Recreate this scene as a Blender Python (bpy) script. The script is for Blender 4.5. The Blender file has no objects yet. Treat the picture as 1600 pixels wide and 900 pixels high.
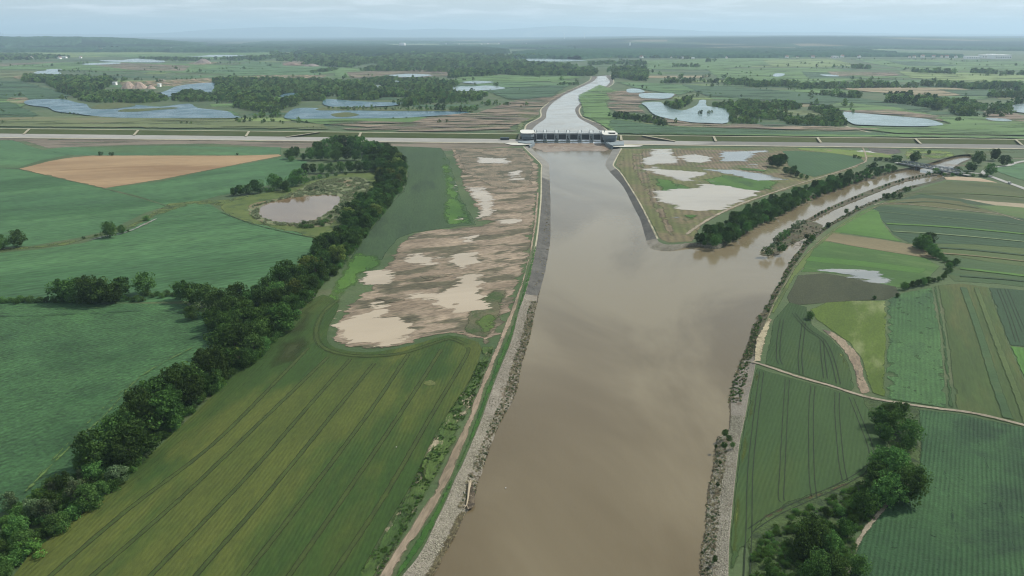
import bpy, math, random
import numpy as np
from mathutils import Vector, noise as mnoise
from mathutils.geometry import delaunay_2d_cdt
random.seed(7); np.random.seed(7)
S = bpy.context.scene
COL = S.collection
R = math.radians

# ------------------------------------------------------------------ camera, world, sun, exposure
F_PX, HOR, CAM_H = 1142.0, 53.0, 160.0
PITCH = math.atan((450.0 - HOR) / F_PX)
cam = bpy.data.cameras.new('drone_camera'); cam.sensor_width = 36; cam.lens = 36 * F_PX / 1600
cam.clip_start = 1; cam.clip_end = 200000
camo = bpy.data.objects.new('drone_camera', cam); COL.objects.link(camo)
camo.location = (0, 0, CAM_H); camo.rotation_euler = (math.pi / 2 - PITCH, 0, 0)
S.camera = camo
S.view_settings.view_transform = 'Standard'; S.view_settings.look = 'None'
S.view_settings.exposure = 0.36; S.view_settings.gamma = 1
S.cycles.transparent_max_bounces = 32; S.cycles.max_bounces = 5
S.cycles.diffuse_bounces = 2; S.cycles.glossy_bounces = 2; S.cycles.transmission_bounces = 2; S.cycles.volume_bounces = 0
S.cycles.use_denoising = True; S.cycles.filter_width = 1.1

HAZE = 5.6e-5
SUN_EL, SUN_AZ = 50.0, 66.0        # elevation; azimuth clockwise from +Y (ahead of the camera, to the right)
world = bpy.data.worlds.new('World'); S.world = world; world.use_nodes = True
wt = world.node_tree; wt.nodes.clear()
def wn(t, **k):
    n = wt.nodes.new(t)
    for a, b in k.items(): setattr(n, a, b)
    return n
wo = wn('ShaderNodeOutputWorld'); bg = wn('ShaderNodeBackground'); bg.inputs['Strength'].default_value = 0.1
sky = wn('ShaderNodeTexSky', sky_type='NISHITA', sun_disc=False, sun_elevation=R(SUN_EL), sun_rotation=R(SUN_AZ), altitude=100, air_density=1.2, dust_density=1.5, ozone_density=1.2)
geo = wn('ShaderNodeTexCoord')
sep = wn('ShaderNodeSeparateXYZ'); wt.links.new(geo.outputs['Generated'], sep.inputs[0])
def wmath(op, a, b=None, c=None, clamp=False):
    n = wn('ShaderNodeMath', operation=op, use_clamp=clamp)
    for i, v in enumerate((a, b, c)):
        if v is None: continue
        if isinstance(v, (int, float)): n.inputs[i].default_value = v
        else: wt.links.new(v, n.inputs[i])
    return n.outputs[0]
zc = wmath('MAXIMUM', sep.outputs[2], 0.0)
zz = wmath('ADD', zc, 0.07)
cx = wmath('DIVIDE', sep.outputs[0], zz); cy = wmath('DIVIDE', sep.outputs[1], zz)
comb = wn('ShaderNodeCombineXYZ'); wt.links.new(cx, comb.inputs[0]); wt.links.new(cy, comb.inputs[1])
cn = wn('ShaderNodeTexNoise'); cn.inputs['Scale'].default_value = 0.9; cn.inputs['Detail'].default_value = 7; cn.inputs['Roughness'].default_value = 0.58
wt.links.new(comb.outputs[0], cn.inputs['Vector'])
cov = wn('ShaderNodeMapRange'); cov.interpolation_type = 'SMOOTHSTEP'
cov.inputs['From Min'].default_value = 0.44; cov.inputs['From Max'].default_value = 0.66
wt.links.new(cn.outputs[0], cov.inputs[0])
cn2 = wn('ShaderNodeTexNoise'); cn2.inputs['Scale'].default_value = 1.6; cn2.inputs['Detail'].default_value = 5
wt.links.new(comb.outputs[0], cn2.inputs['Vector'])
ccol = wn('ShaderNodeMix', data_type='RGBA'); ccol.inputs[6].default_value = (5.2, 5.9, 6.4, 1); ccol.inputs[7].default_value = (9.6, 9.8, 9.9, 1)
wt.links.new(cn2.outputs[0], ccol.inputs[0])
cm = wn('ShaderNodeMix', data_type='RGBA')
wt.links.new(wmath('MULTIPLY', cov.outputs[0], 0.8), cm.inputs[0])
# thin high veil: pulls the clear sky towards the pale grey blue of the photograph
veil = wn('ShaderNodeMix', data_type='RGBA'); veil.inputs[0].default_value = 0.75; veil.inputs[7].default_value = (5.3, 6.1, 6.5, 1)
wt.links.new(sky.outputs[0], veil.inputs[6])
wt.links.new(veil.outputs[2], cm.inputs[6]); wt.links.new(ccol.outputs[2], cm.inputs[7])
wt.links.new(cm.outputs[2], bg.inputs['Color']); wt.links.new(bg.outputs[0], wo.inputs[0])

sun = bpy.data.lights.new('sun', 'SUN'); sun.energy = 4.5; sun.angle = R(0.6); sun.color = (1.0, 0.95, 0.86)
suno = bpy.data.objects.new('sun', sun); COL.objects.link(suno)
sd = Vector((math.sin(R(SUN_AZ)) * math.cos(R(SUN_EL)), math.cos(R(SUN_AZ)) * math.cos(R(SUN_EL)), math.sin(R(SUN_EL))))
suno.rotation_euler = sd.to_track_quat('Z', 'Y').to_euler()

# ------------------------------------------------------------------ geometry helpers
FWD = (math.cos(PITCH), -math.sin(PITCH)); UP = (math.sin(PITCH), math.cos(PITCH))
def P(x, y, z=0.0):
    """ground point seen at a pixel of the 1600x900 photograph"""
    dx = x - 800.0; dv = 450.0 - y
    dy = F_PX * FWD[0] + dv * UP[0]; dz = F_PX * FWD[1] + dv * UP[1]
    dz = min(dz, -0.0018 * F_PX)
    t = (z - CAM_H) / dz
    return (dx * t, dy * t, z)
def PP(pts, z=0.0): return [P(x, y, z) for x, y in pts]
def scale_at(x, y):                                    # metres per photograph pixel (horizontal)
    return P(x + 1, y)[0] - P(x, y)[0]
def smooth(pts, n=4, closed=True):
    out = []; N = len(pts)
    rng = range(N) if closed else range(N - 1)
    for i in rng:
        if closed: p0, p1, p2, p3 = (pts[(i + k) % N] for k in (-1, 0, 1, 2))
        else: p0, p1, p2, p3 = pts[max(i - 1, 0)], pts[i], pts[i + 1], pts[min(i + 2, N - 1)]
        for k in range(n):
            t = k / n
            out.append(tuple(0.5 * (2 * p1[j] + (p2[j] - p0[j]) * t + (2 * p0[j] - 5 * p1[j] + 4 * p2[j] - p3[j]) * t * t + (3 * p1[j] - p0[j] - 3 * p2[j] + p3[j]) * t ** 3) for j in (0, 1)))
    if not closed: out.append(tuple(pts[-1][:2]))
    return out
def inside(pts, poly):
    pts = np.asarray(pts, float)[:, :2]; poly = np.asarray(poly, float)[:, :2]
    x, y = pts[:, 0], pts[:, 1]; res = np.zeros(len(pts), bool)
    xj, yj = poly[-1]
    for xi, yi in poly:
        if yi != yj:
            c = ((yi > y) != (yj > y)) & (x < (xj - xi) * (y - yi) / (yj - yi) + xi)
            res ^= c
        xj, yj = xi, yi
    return res
def segdist(pts, poly, closed=True):
    pts = np.asarray(pts, float)[:, :2]; poly = np.asarray(poly, float)[:, :2]
    a = poly if closed else poly[:-1]; b = np.roll(poly, -1, 0) if closed else poly[1:]
    best = np.full(len(pts), 1e18)
    for (ax, ay), (bx, by) in zip(a, b):
        dx, dy = bx - ax, by - ay; L = dx * dx + dy * dy + 1e-12
        t = np.clip(((pts[:, 0] - ax) * dx + (pts[:, 1] - ay) * dy) / L, 0, 1)
        best = np.minimum(best, (pts[:, 0] - ax - t * dx) ** 2 + (pts[:, 1] - ay - t * dy) ** 2)
    return np.sqrt(best)
def obj(name, me, parent=None, kind=None, label=None, cat=None, group=None):
    o = bpy.data.objects.new(name, me); COL.objects.link(o)
    if parent is not None: o.parent = parent
    if kind: o['kind'] = kind
    if label: o['label'] = label
    if cat: o['category'] = cat
    if group: o['group'] = group
    return o
def mesh(name, verts, faces, mat=None, attr=None, smoothf=False):
    me = bpy.data.meshes.new(name); me.from_pydata([tuple(map(float, v)) for v in verts], [], [tuple(map(int, f)) for f in faces])
    if mat: me.materials.append(mat)
    if attr is not None:
        a = me.attributes.new('d', 'FLOAT', 'POINT'); a.data.foreach_set('value', np.asarray(attr, np.float32))
    if smoothf: me.polygons.foreach_set('use_smooth', [True] * len(me.polygons))
    me.update(); return me
LAYER = [0.04, 0.02]
def nextz(step=None):
    LAYER[0] += step or LAYER[1]; return LAYER[0]
def restart(step): LAYER[:] = [0.03, step]              # a new stack of sheets for a region that overlaps no earlier one
def tri(outer, extra=(), holes=()):
    pts = [Vector(p[:2]) for p in outer]; edges = [(i, (i + 1) % len(outer)) for i in range(len(outer))]
    for h in holes:
        b = len(pts); pts += [Vector(p[:2]) for p in h]; edges += [(b + i, b + (i + 1) % len(h)) for i in range(len(h))]
    pts += [Vector(p[:2]) for p in extra]
    v, e, f, *_ = delaunay_2d_cdt(pts, edges, [], 0, 1e-4)
    v = np.array([(p.x, p.y) for p in v]); f = np.array([t for t in f if len(t) == 3])
    c = v[f].mean(1); keep = inside(c, outer)
    for h in holes: keep &= ~inside(c, h)
    f = f[keep]
    a, b, d = v[f[:, 0]], v[f[:, 1]], v[f[:, 2]]
    cr = (b[:, 0] - a[:, 0]) * (d[:, 1] - a[:, 1]) - (b[:, 1] - a[:, 1]) * (d[:, 0] - a[:, 0])
    f[cr < 0] = f[cr < 0][:, ::-1]
    return v, f
def sheet(name, px, mat, z=None, sm=0, edge=0.0, h=0.0, wz=0.0, world_pts=False, kind='structure', label=None, jitter=0.0):
    """a flat piece of ground; edge>0 stores the distance to the rim (for ragged rims); h>0 makes a crop slab that high"""
    if z is None: z = nextz()
    z0 = z; z = z + h
    if sm: px = smooth(px, sm)
    W = [tuple(p) for p in px] if world_pts else PP(px, wz)
    W = [(a, b) for a, b, *_ in W]
    if jitter:
        D = []
        for i, p in enumerate(W):
            q = W[(i + 1) % len(W)]; L = math.dist(p, q); n = max(1, min(24, int(L / (jitter * 4))))
            for k in range(n):
                x = p[0] + (q[0] - p[0]) * k / n; y = p[1] + (q[1] - p[1]) * k / n
                v = mnoise.noise_vector(Vector((x, y, 0)) / (jitter * 9)) + 0.5 * mnoise.noise_vector(Vector((x, y, 5)) / (jitter * 3))
                D.append((x + v.x * jitter, y + v.y * jitter))
        W = D
    extra = []; at = None
    if edge > 0:
        D = []
        for i, p in enumerate(W):
            q = W[(i + 1) % len(W)]; n = max(1, min(12, int(math.dist(p, q) / (edge * 3))))
            D += [(p[0] + (q[0] - p[0]) * k / n, p[1] + (q[1] - p[1]) * k / n) for k in range(n)]
        W = D; A = np.array(W); lo, hi = A.min(0), A.max(0); st = max((hi - lo).max() / 28, edge * 0.7)
        gx, gy = np.meshgrid(np.arange(lo[0], hi[0], st), np.arange(lo[1], hi[1], st)); G = np.stack([gx.ravel(), gy.ravel()], 1)
        G += (np.random.rand(*G.shape) - .5) * st * .5
        nrm = np.roll(A, -1, 0) - np.roll(A, 1, 0); nrm = np.stack([-nrm[:, 1], nrm[:, 0]], 1); nrm /= np.linalg.norm(nrm, axis=1)[:, None] + 1e-9
        ring = np.concatenate([A + nrm * s * edge * k for s in (1, -1) for k in (.5, 1.0)])
        G = np.concatenate([G, ring]); G = G[inside(G, W)]
        if len(G):
            d = segdist(G, W); G = G[d > edge * .4]
        extra = [tuple(g) for g in G]
    v, f = tri(W, extra)
    if edge > 0: at = np.minimum(segdist(v, W), edge)
    V = [(x, y, z) for x, y in v]; Fc = [tuple(t) for t in f]
    if h > 0:
        b = len(V); n = len(W); V += [(x, y, z) for x, y in W] + [(x, y, z0 - 0.02) for x, y in W]
        Fc += [(b + i, b + (i + 1) % n, b + n + (i + 1) % n, b + n + i) for i in range(n)]
        if at is not None: at = np.concatenate([at, np.full(2 * n, edge)])
    return obj(name, mesh(name, V, Fc, mat, at), kind=kind, label=label)
def ribbon(name, px, width, mat, z=None, sm=4, world_pts=False, edge=False, kind='structure', zz=0.0, parent=None, label=None):
    if z is None: z = nextz()
    if sm: px = smooth(px, sm, closed=False)
    W = [tuple(p[:2]) for p in px] if world_pts else [p[:2] for p in PP(px, zz)]
    D = [W[0]]
    for p, q in zip(W, W[1:]):
        n = max(1, int(math.dist(p, q) / (float(np.max(width)) * 4 + 3)))
        D += [(p[0] + (q[0] - p[0]) * k / n, p[1] + (q[1] - p[1]) * k / n) for k in range(1, n + 1)]
    A = np.array(D); t = np.gradient(A, axis=0); t /= np.linalg.norm(t, axis=1)[:, None] + 1e-9
    nr = np.stack([-t[:, 1], t[:, 0]], 1); wv = np.array(width if np.ndim(width) else [width] * len(A), float)
    if len(wv) != len(A): wv = np.interp(np.linspace(0, 1, len(A)), np.linspace(0, 1, len(wv)), wv)
    cols = [-1, -.5, 0, .5, 1]; V = []; at = []
    for c in cols:
        q = A + nr * (wv * .5 * c)[:, None]; V += [(x, y, z) for x, y in q]; at += list((1 - abs(c)) * wv * .5)
    n = len(A); Fc = [(j * n + i, j * n + i + 1, (j + 1) * n + i + 1, (j + 1) * n + i) for j in range(4) for i in range(n - 1)]
    Fc = [f[::-1] if False else f for f in Fc]
    return obj(name, mesh(name, V, Fc, mat, at), parent=parent, kind=kind, label=label)
class MB:
    """collects boxes, bars and tubes into one mesh"""
    def __init__(s): s.v = []; s.f = []
    def add(s, v, f):
        b = len(s.v); s.v += [tuple(p) for p in v]; s.f += [tuple(b + i for i in q) for q in f]; return s
    def box(s, a, b):
        (x0, y0, z0), (x1, y1, z1) = a, b
        return s.add([(x0, y0, z0), (x1, y0, z0), (x1, y1, z0), (x0, y1, z0), (x0, y0, z1), (x1, y0, z1), (x1, y1, z1), (x0, y1, z1)],
                     [(0, 3, 2, 1), (4, 5, 6, 7), (0, 1, 5, 4), (1, 2, 6, 5), (2, 3, 7, 6), (3, 0, 4, 7)])
    def bar(s, p, q, w, h=None):
        p, q = Vector(p), Vector(q); h = h or w; d = (q - p).normalized(); a = d.cross(Vector((0, 0, 1)))
        if a.length < 1e-3: a = Vector((1, 0, 0))
        a.normalize(); b = a.cross(d).normalized()
        c = [(-1, -1), (1, -1), (1, 1), (-1, 1)]
        return s.add([p + a * i * w / 2 + b * j * h / 2 for i, j in c] + [q + a * i * w / 2 + b * j * h / 2 for i, j in c],
                     [(0, 1, 2, 3), (7, 6, 5, 4), (0, 4, 5, 1), (1, 5, 6, 2), (2, 6, 7, 3), (3, 7, 4, 0)])
    def tube(s, pts, rad, n=7):
        b = len(s.v); m = len(pts)
        for k, (p, r) in enumerate(zip(pts, rad)):
            p = Vector(p); d = (Vector(pts[min(k + 1, m - 1)]) - Vector(pts[max(k - 1, 0)])).normalized()
            a = d.cross(Vector((.3, 1, .1))).normalized(); c = a.cross(d)
            s.v += [tuple(p + (a * math.cos(2 * math.pi * i / n) + c * math.sin(2 * math.pi * i / n)) * r) for i in range(n)]
        for k in range(m - 1):
            s.f += [(b + k * n + i, b + k * n + (i + 1) % n, b + (k + 1) * n + (i + 1) % n, b + (k + 1) * n + i) for i in range(n)]
        s.f += [tuple(b + i for i in range(n))[::-1], tuple(b + (m - 1) * n + i for i in range(n))]
        return s
    def prism(s, poly, z0, z1):
        n = len(poly)
        return s.add([(x, y, z0) for x, y in poly] + [(x, y, z1) for x, y in poly],
                     [tuple(range(n))[::-1], tuple(range(n, 2 * n))] + [(i, (i + 1) % n, n + (i + 1) % n, n + i) for i in range(n)])
    def build(s, name, mat, parent=None, **k):
        return obj(name, mesh(name, s.v, s.f, mat), parent=parent, **k)

# ------------------------------------------------------------------ materials
def lin(c, k=0.56):
    """colour as picked by eye -> linear albedo"""
    if isinstance(c, (int, float)): c = (c, c, c)
    return tuple(k * (v / 255 / 12.92 if v / 255 <= 0.04045 else ((v / 255 + 0.055) / 1.055) ** 2.4) for v in c) + (1.0,)
class NT:
    def __init__(s, name):
        s.m = bpy.data.materials.new(name); s.m.use_nodes = True; s.t = s.m.node_tree; s.t.nodes.clear()
    def n(s, t, **k):
        x = s.t.nodes.new(t)
        for a, b in k.items(): setattr(x, a, b)
        return x
    def set(s, sock, v):
        if v is None: return
        if isinstance(v, bpy.types.NodeSocket): s.t.links.new(v, sock)
        else: sock.default_value = v
    def math(s, op, a, b=None, c=None, clamp=False):
        x = s.n('ShaderNodeMath', operation=op, use_clamp=clamp)
        for i, v in enumerate((a, b, c)): s.set(x.inputs[i], v)
        return x.outputs[0]
    def vm(s, op, a, b=None):
        x = s.n('ShaderNodeVectorMath', operation=op); s.set(x.inputs[0], a); s.set(x.inputs[1], b); return x
    def noise(s, vec, scale, detail=3, rough=.55, dist=0):
        x = s.n('ShaderNodeTexNoise'); s.set(x.inputs['Vector'], vec); x.inputs['Scale'].default_value = scale
        x.inputs['Detail'].default_value = detail; x.inputs['Roughness'].default_value = rough; x.inputs['Distortion'].default_value = dist
        return x.outputs[0]
    def rng(s, v, a, b, c=0., d=1., smooth=False):
        x = s.n('ShaderNodeMapRange'); x.interpolation_type = 'SMOOTHSTEP' if smooth else 'LINEAR'
        s.set(x.inputs[0], v)
        for i, q in enumerate((a, b, c, d)): x.inputs[i + 1].default_value = q
        return x.outputs[0]
    def mix(s, f, a, b, mode='MIX'):
        x = s.n('ShaderNodeMix', data_type='RGBA', blend_type=mode); s.set(x.inputs[0], f); s.set(x.inputs[6], a); s.set(x.inputs[7], b)
        return x.outputs[2]
    def rot(s, vec, ang, sx, sy):
        x = s.n('ShaderNodeMapping', vector_type='POINT'); s.set(x.inputs[0], vec); x.inputs['Rotation'].default_value = (0, 0, -ang); x.inputs['Scale'].default_value = (1, 1, 1)
        y = s.vm('MULTIPLY', x.outputs[0], (sx, sy, 1.0)); return y.outputs[0]
def angle_of(px):                                             # world direction of a line drawn between two photograph pixels
    a, b = P(*px[0]), P(*px[1]); return math.atan2(b[1] - a[1], b[0] - a[0])
GM = {}
def G(name, c1, c2, sc=.012, c3=None, th=(.55, .7), sc3=.03, fine=(1.2, .25), rows=None, soft=None, rough=.9, bump=.3, aniso=None, wet=None, lo=.38, hi=.62):
    """ground material. c1,c2: albedo mixed by broad noise; c3: patches; fine: grain; rows: (direction, spacing, amount); soft: (width, raggedness, size); wet: third colour is standing water"""
    if name in GM: return GM[name]
    s = NT(name); g = s.n('ShaderNodeNewGeometry'); pos = g.outputs['Position']
    vec = s.rot(pos, aniso[0], 1.0 / aniso[1], 1.0) if aniso else pos
    n1 = s.noise(vec, sc, 5, .6); col = s.mix(s.rng(n1, lo, hi), lin(c1), lin(c2))
    nf = s.noise(vec, fine[0], 3, .65)
    rr = rough
    if c3 is not None:
        n3 = s.noise(s.vm('ADD', vec, (317., 91., 7.)).outputs[0], sc3, 6, .62)
        m3 = s.rng(n3, th[0], th[1], 0, 1, True); col = s.mix(m3, col, lin(c3))
        if wet: rr = s.math('MULTIPLY_ADD', m3, wet - rough, rough)
    mid = s.noise(vec, fine[0] * .13, 3, .6)
    k = s.math('MULTIPLY_ADD', s.math('ADD', s.math('SUBTRACT', nf, .5), s.math('MULTIPLY', s.math('SUBTRACT', mid, .5), .5)), fine[1] * 4, 1.0)
    k = s.math('MAXIMUM', k, .25)
    hgt = nf
    if rows:
        a, sp, am = rows[:3]
        d = s.vm('DOT_PRODUCT', pos, (-math.sin(a), math.cos(a), 0.)).outputs['Value']
        wob = s.math('MULTIPLY', s.noise(pos, .05, 2), sp * .6)
        sn = s.math('SINE', s.math('MULTIPLY', s.math('ADD', d, wob), 2 * math.pi / sp))
        sn = s.math('MULTIPLY', sn, s.rng(s.noise(pos, .03, 2), .35, .6, .35, 1.0))
        k = s.math('MULTIPLY', k, s.math('MULTIPLY_ADD', sn, am, 1.0)); hgt = s.math('MULTIPLY_ADD', sn, .25, nf)
    kc = s.n('ShaderNodeCombineColor'); [s.set(kc.inputs[i], k) for i in range(3)]
    col = s.mix(1.0, col, kc.outputs[0], 'MULTIPLY')
    b = s.n('ShaderNodeBsdfPrincipled'); s.set(b.inputs['Base Color'], col); s.set(b.inputs['Roughness'], rr)
    b.inputs['Specular IOR Level'].default_value = .25 if not wet else .5
    if bump:
        bp = s.n('ShaderNodeBump'); bp.inputs['Strength'].default_value = bump; bp.inputs['Distance'].default_value = .5; s.set(bp.inputs['Height'], hgt); s.set(b.inputs['Normal'], bp.outputs[0])
    out = s.n('ShaderNodeOutputMaterial'); sh = b.outputs[0]
    if soft:
        w, amp, ns = soft
        at = s.n('ShaderNodeAttribute', attribute_name='d').outputs['Fac']
        e = s.math('MULTIPLY_ADD', s.math('SUBTRACT', s.noise(vec, 1.0 / ns, 6, .62), .5), amp * 2.6, at)
        al = s.rng(e, amp * .5, amp * .5 + w, 0, 1)
        tr = s.n('ShaderNodeBsdfTransparent'); mx = s.n('ShaderNodeMixShader'); s.set(mx.inputs[0], al); s.set(mx.inputs[1], tr.outputs[0]); s.set(mx.inputs[2], sh); sh = mx.outputs[0]
    s.t.links.new(sh, out.inputs['Surface']); GM[name] = s.m; return s.m
def WATER(name, c1, c2, sc=.006, rough=.12, wave=(.35, .25, .04), soft=None, spec=.5, aniso=None):
    s = NT(name); g = s.n('ShaderNodeNewGeometry'); pos = g.outputs['Position']
    vec = s.rot(pos, aniso[0], 1.0 / aniso[1], 1.0) if aniso else pos
    col = s.mix(s.rng(s.noise(vec, sc, 5, .55, 1.2), .36, .64, 0, 1, True), lin(c1), lin(c2))
    b = s.n('ShaderNodeBsdfPrincipled'); s.set(b.inputs['Base Color'], col); b.inputs['IOR'].default_value = 1.333; b.inputs['Specular IOR Level'].default_value = spec
    s.set(b.inputs['Roughness'], s.rng(s.noise(pos, .02, 4), .35, .65, rough * .7, rough * 1.5))
    bp = s.n('ShaderNodeBump'); bp.inputs['Strength'].default_value = wave[1]; bp.inputs['Distance'].default_value = wave[2] * 4
    s.set(bp.inputs['Height'], s.noise(vec, wave[0], 4, .6)); s.set(b.inputs['Normal'], bp.outputs[0])
    sh = b.outputs[0]
    if soft:
        w, amp, ns = soft; at = s.n('ShaderNodeAttribute', attribute_name='d').outputs['Fac']
        e = s.math('MULTIPLY_ADD', s.math('SUBTRACT', s.noise(vec, 1.0 / ns, 6, .66), .5), amp * 2.6, at)
        al = s.rng(e, amp * .25, amp * .25 + w); tr = s.n('ShaderNodeBsdfTransparent'); mx = s.n('ShaderNodeMixShader')
        s.set(mx.inputs[0], al); s.set(mx.inputs[1], tr.outputs[0]); s.set(mx.inputs[2], sh); sh = mx.outputs[0]
    s.t.links.new(sh, s.n('ShaderNodeOutputMaterial').inputs['Surface']); return s.m
def SOLID(name, c, rough=.7, var=.12, sc=.6, metal=0.0, c2=None):
    s = NT(name); tc = s.n('ShaderNodeNewGeometry').outputs['Position']
    k = s.rng(s.noise(tc, sc, 5, .65), .3, .7)
    a = lin(c); bcol = lin(c2) if c2 else tuple(v * (1 - 2 * var) for v in a[:3]) + (1,)
    b = s.n('ShaderNodeBsdfPrincipled'); s.set(b.inputs['Base Color'], s.mix(k, bcol, a)); b.inputs['Roughness'].default_value = rough; b.inputs['Metallic'].default_value = metal
    s.t.links.new(b.outputs[0], s.n('ShaderNodeOutputMaterial').inputs['Surface']); return s.m
def LEAF(name, c1, c2, trans=.25):
    s = NT(name); at = s.n('ShaderNodeAttribute', attribute_name='v').outputs['Fac']; oi = s.n('ShaderNodeObjectInfo').outputs['Random']
    col = s.mix(at, lin(c1, 1), lin(c2, 1))
    hs = s.n('ShaderNodeHueSaturation'); s.set(hs.inputs['Hue'], s.rng(oi, 0, 1, .485, .515)); s.set(hs.inputs['Value'], s.rng(oi, 0, 1, .6, 1.45)); s.set(hs.inputs['Color'], col)
    d = s.n('ShaderNodeBsdfDiffuse'); s.set(d.inputs[0], hs.outputs[0]); tl = s.n('ShaderNodeBsdfTranslucent'); s.set(tl.inputs[0], hs.outputs[0])
    mx = s.n('ShaderNodeMixShader'); mx.inputs[0].default_value = trans; s.set(mx.inputs[1], d.outputs[0]); s.set(mx.inputs[2], tl.outputs[0])
    s.t.links.new(mx.outputs[0], s.n('ShaderNodeOutputMaterial').inputs['Surface']); return s.m
# ------------------------------------------------------------------ river outlines: (top of bank x, y, waterline x, y) in photograph pixels
WL, WU = -2.5, -1.0
LEFT = [(819,229,827,229),(833,243,842,242),(847,257,857,256),(847,268,858,269),(847,300,860,312),(845,330,860,340),(840,375,860,372),(832,415,854,412),(826,440,848,438),(820,460,841,462),(810,490,834,492),(800,530,827,526),(782,575,812,578),(765,620,805,615),(755,649,786,650),(740,686,769,686),(722,728,754,730),(712,747,744,756),(698,782,737,788),(683,812,722,808),(667,847,708,839),(650,875,694,864),(630,899,678,894),(600,945,655,935),(560,1010,622,1000)]
RIGHT = [(1136,1010,1092,1010),(1137,899,1096,900),(1138,860,1097,861),(1140,828,1103,830),(1146,767,1107,775),(1149,740,1114,742),(1153,705,1119,705),(1156,684,1122,684),(1158,677,1138,677),(1164,650,1142,649),(1170,615,1141,622),(1175,595,1148,597),(1180,568,1156,570),(1187,530,1167,545),(1197,500,1180,505),(1208,475,1200,475),(1221,450,1213,450),(1235,425,1226,425),(1247,407,1237,407),(1259,390,1251,388),(1270,376,1262,372),(1290,360,1287,356),(1305,350,1300,347),(1328,338,1322,335),(1345,328,1340,325),(1380,312,1375,310),(1412,299,1407,296),(1445,289,1440,287),(1478,280,1471,278),(1489,267,1484,267),(1503,256,1499,255),(1522,248,1517,248)]
NORTH = [(1519,241,1515,243),(1500,242,1500,244),(1478,247,1478,249),(1462,252,1462,254),(1437,259,1437,261),(1420,262,1420,265),(1390,268,1390,271),(1360,276,1360,280),(1330,285,1330,289),(1300,296,1300,300),(1275,303,1275,307),(1250,315,1250,320),(1220,331,1220,336),(1200,340,1200,345),(1165,359,1165,364),(1142,373,1142,379),(1122,383,1122,389),(1095,381,1095,386),(1085,380,1083,385),(1075,380,1070,387),(1055,382,1050,392),(1040,382,1030,391),(1030,378,1016,387),(1026,373,1010,376),(1015,350,1002,347),(1000,320,990,323),(980,287,974,292),(967,268,958,274),(960,262,951,266),(957,257,946,257),(963,245,952,243),(970,232,958,233)]
UL = [(826,217,831,217),(822,205,830,205),(825,194,838,195),(846,183,852,185),(846,172,854,174),(854,164,861,163),(872,150,880,149),(900,137,906,137),(922,126,927,127),(925,119,932,120)]
UR = [(952,117,947,119),(958,129,953,129),(943,140,938,141),(920,155,915,156),(906,167,901,167),(904,175,899,174),(909,183,904,183),(918,187,911,188),(937,195,928,197),(949,206,939,206),(952,217,943,217)]
def sm4(L, n=3):
    a = smooth([(p[0], p[1]) for p in L], n, False); b = smooth([(p[2], p[3]) for p in L], n, False); return a, b
def rough_line(W, amp, size):
    out = []
    for x, y, z in W:
        v = mnoise.noise_vector(Vector((x, y, 3)) / size) + .5 * mnoise.noise_vector(Vector((x, y, 9)) / size * 3)
        out.append((x + v.x * amp, y + v.y * amp, z))
    return out
lo, lw = sm4(LEFT); ro, rw = sm4(RIGHT); no, nw = sm4(NORTH); ulo, ulw = sm4(UL); uro, urw = sm4(UR)
hole_main = [p[:2] for p in PP(lo)][::-1] + [p[:2] for p in PP([(834, 221), (952, 221)])] + [p[:2] for p in PP(no)][::-1] + [p[:2] for p in PP(ro)][::-1]
hole_up = [p[:2] for p in PP(ulo)] + [p[:2] for p in PP(uro)]
POND = [(404,334),(412,320),(440,312),(470,308),(505,305),(528,307),(531,314),(524,323),(500,340),(478,347),(448,349),(418,343)]
hole_pond = [p[:2] for p in PP(smooth(POND, 3))]

# ------------------------------------------------------------------ ground
meadow = G('meadow', (66,88,52), (86,104,66), .006, (98,104,74), (.52,.7), .02, (.6,.22), bump=.3)
big = [(-60000, -3000), (60000, -3000), (60000, 60000), (-60000, 60000)]
gx, gy = np.meshgrid(np.arange(-3000, 3001, 250), np.arange(-250, 6001, 250))
ex = [(a + 3, b + 7) for a, b in zip(gx.ravel(), gy.ravel())]
ex = [p for p, i, j, k in zip(ex, inside(ex, hole_main), inside(ex, hole_up), inside(ex, hole_pond)) if not (i or j or k)]
v, f = tri(big, ex, [hole_main, hole_up])
obj('ground', mesh('ground', [(x, y, 0) for x, y in v], f, meadow), kind='structure')

river_w = WATER('river_water', (110,98,74), (138,127,102), .007, .1, (.35, .35, .07), aniso=(1.45, 2.2))
up_w = WATER('upstream_water', (158,152,138), (172,166,152), .004, .15, (.25, .2, .05))
lake_w = WATER('lake_water', (66,100,114), (80,114,126), .003, .25, (.3, .15, .04), spec=.1)
teal_w = WATER('quarry_water', (124,146,146), (138,160,158), .003, .2, (.3, .15, .04), spec=.25)
pond_w = WATER('pond_water', (120,100,76), (134,114,88), .02, .06, (.3, .05, .02))
pale_w = WATER('far_water', (120,140,140), (132,150,150), .003, .2, (.3, .1, .04))
sheet('river_water', [(300,1080),(1420,1080),(1600,640),(1600,237),(780,221.2)], river_w, z=WL, wz=WL, label='broad brown silty river in flood below the gates')
sheet('channel_water', [(770,218),(1010,218),(1010,112),(850,112)], up_w, z=WU, wz=WU, label='pale inlet channel above the gates')

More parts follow.
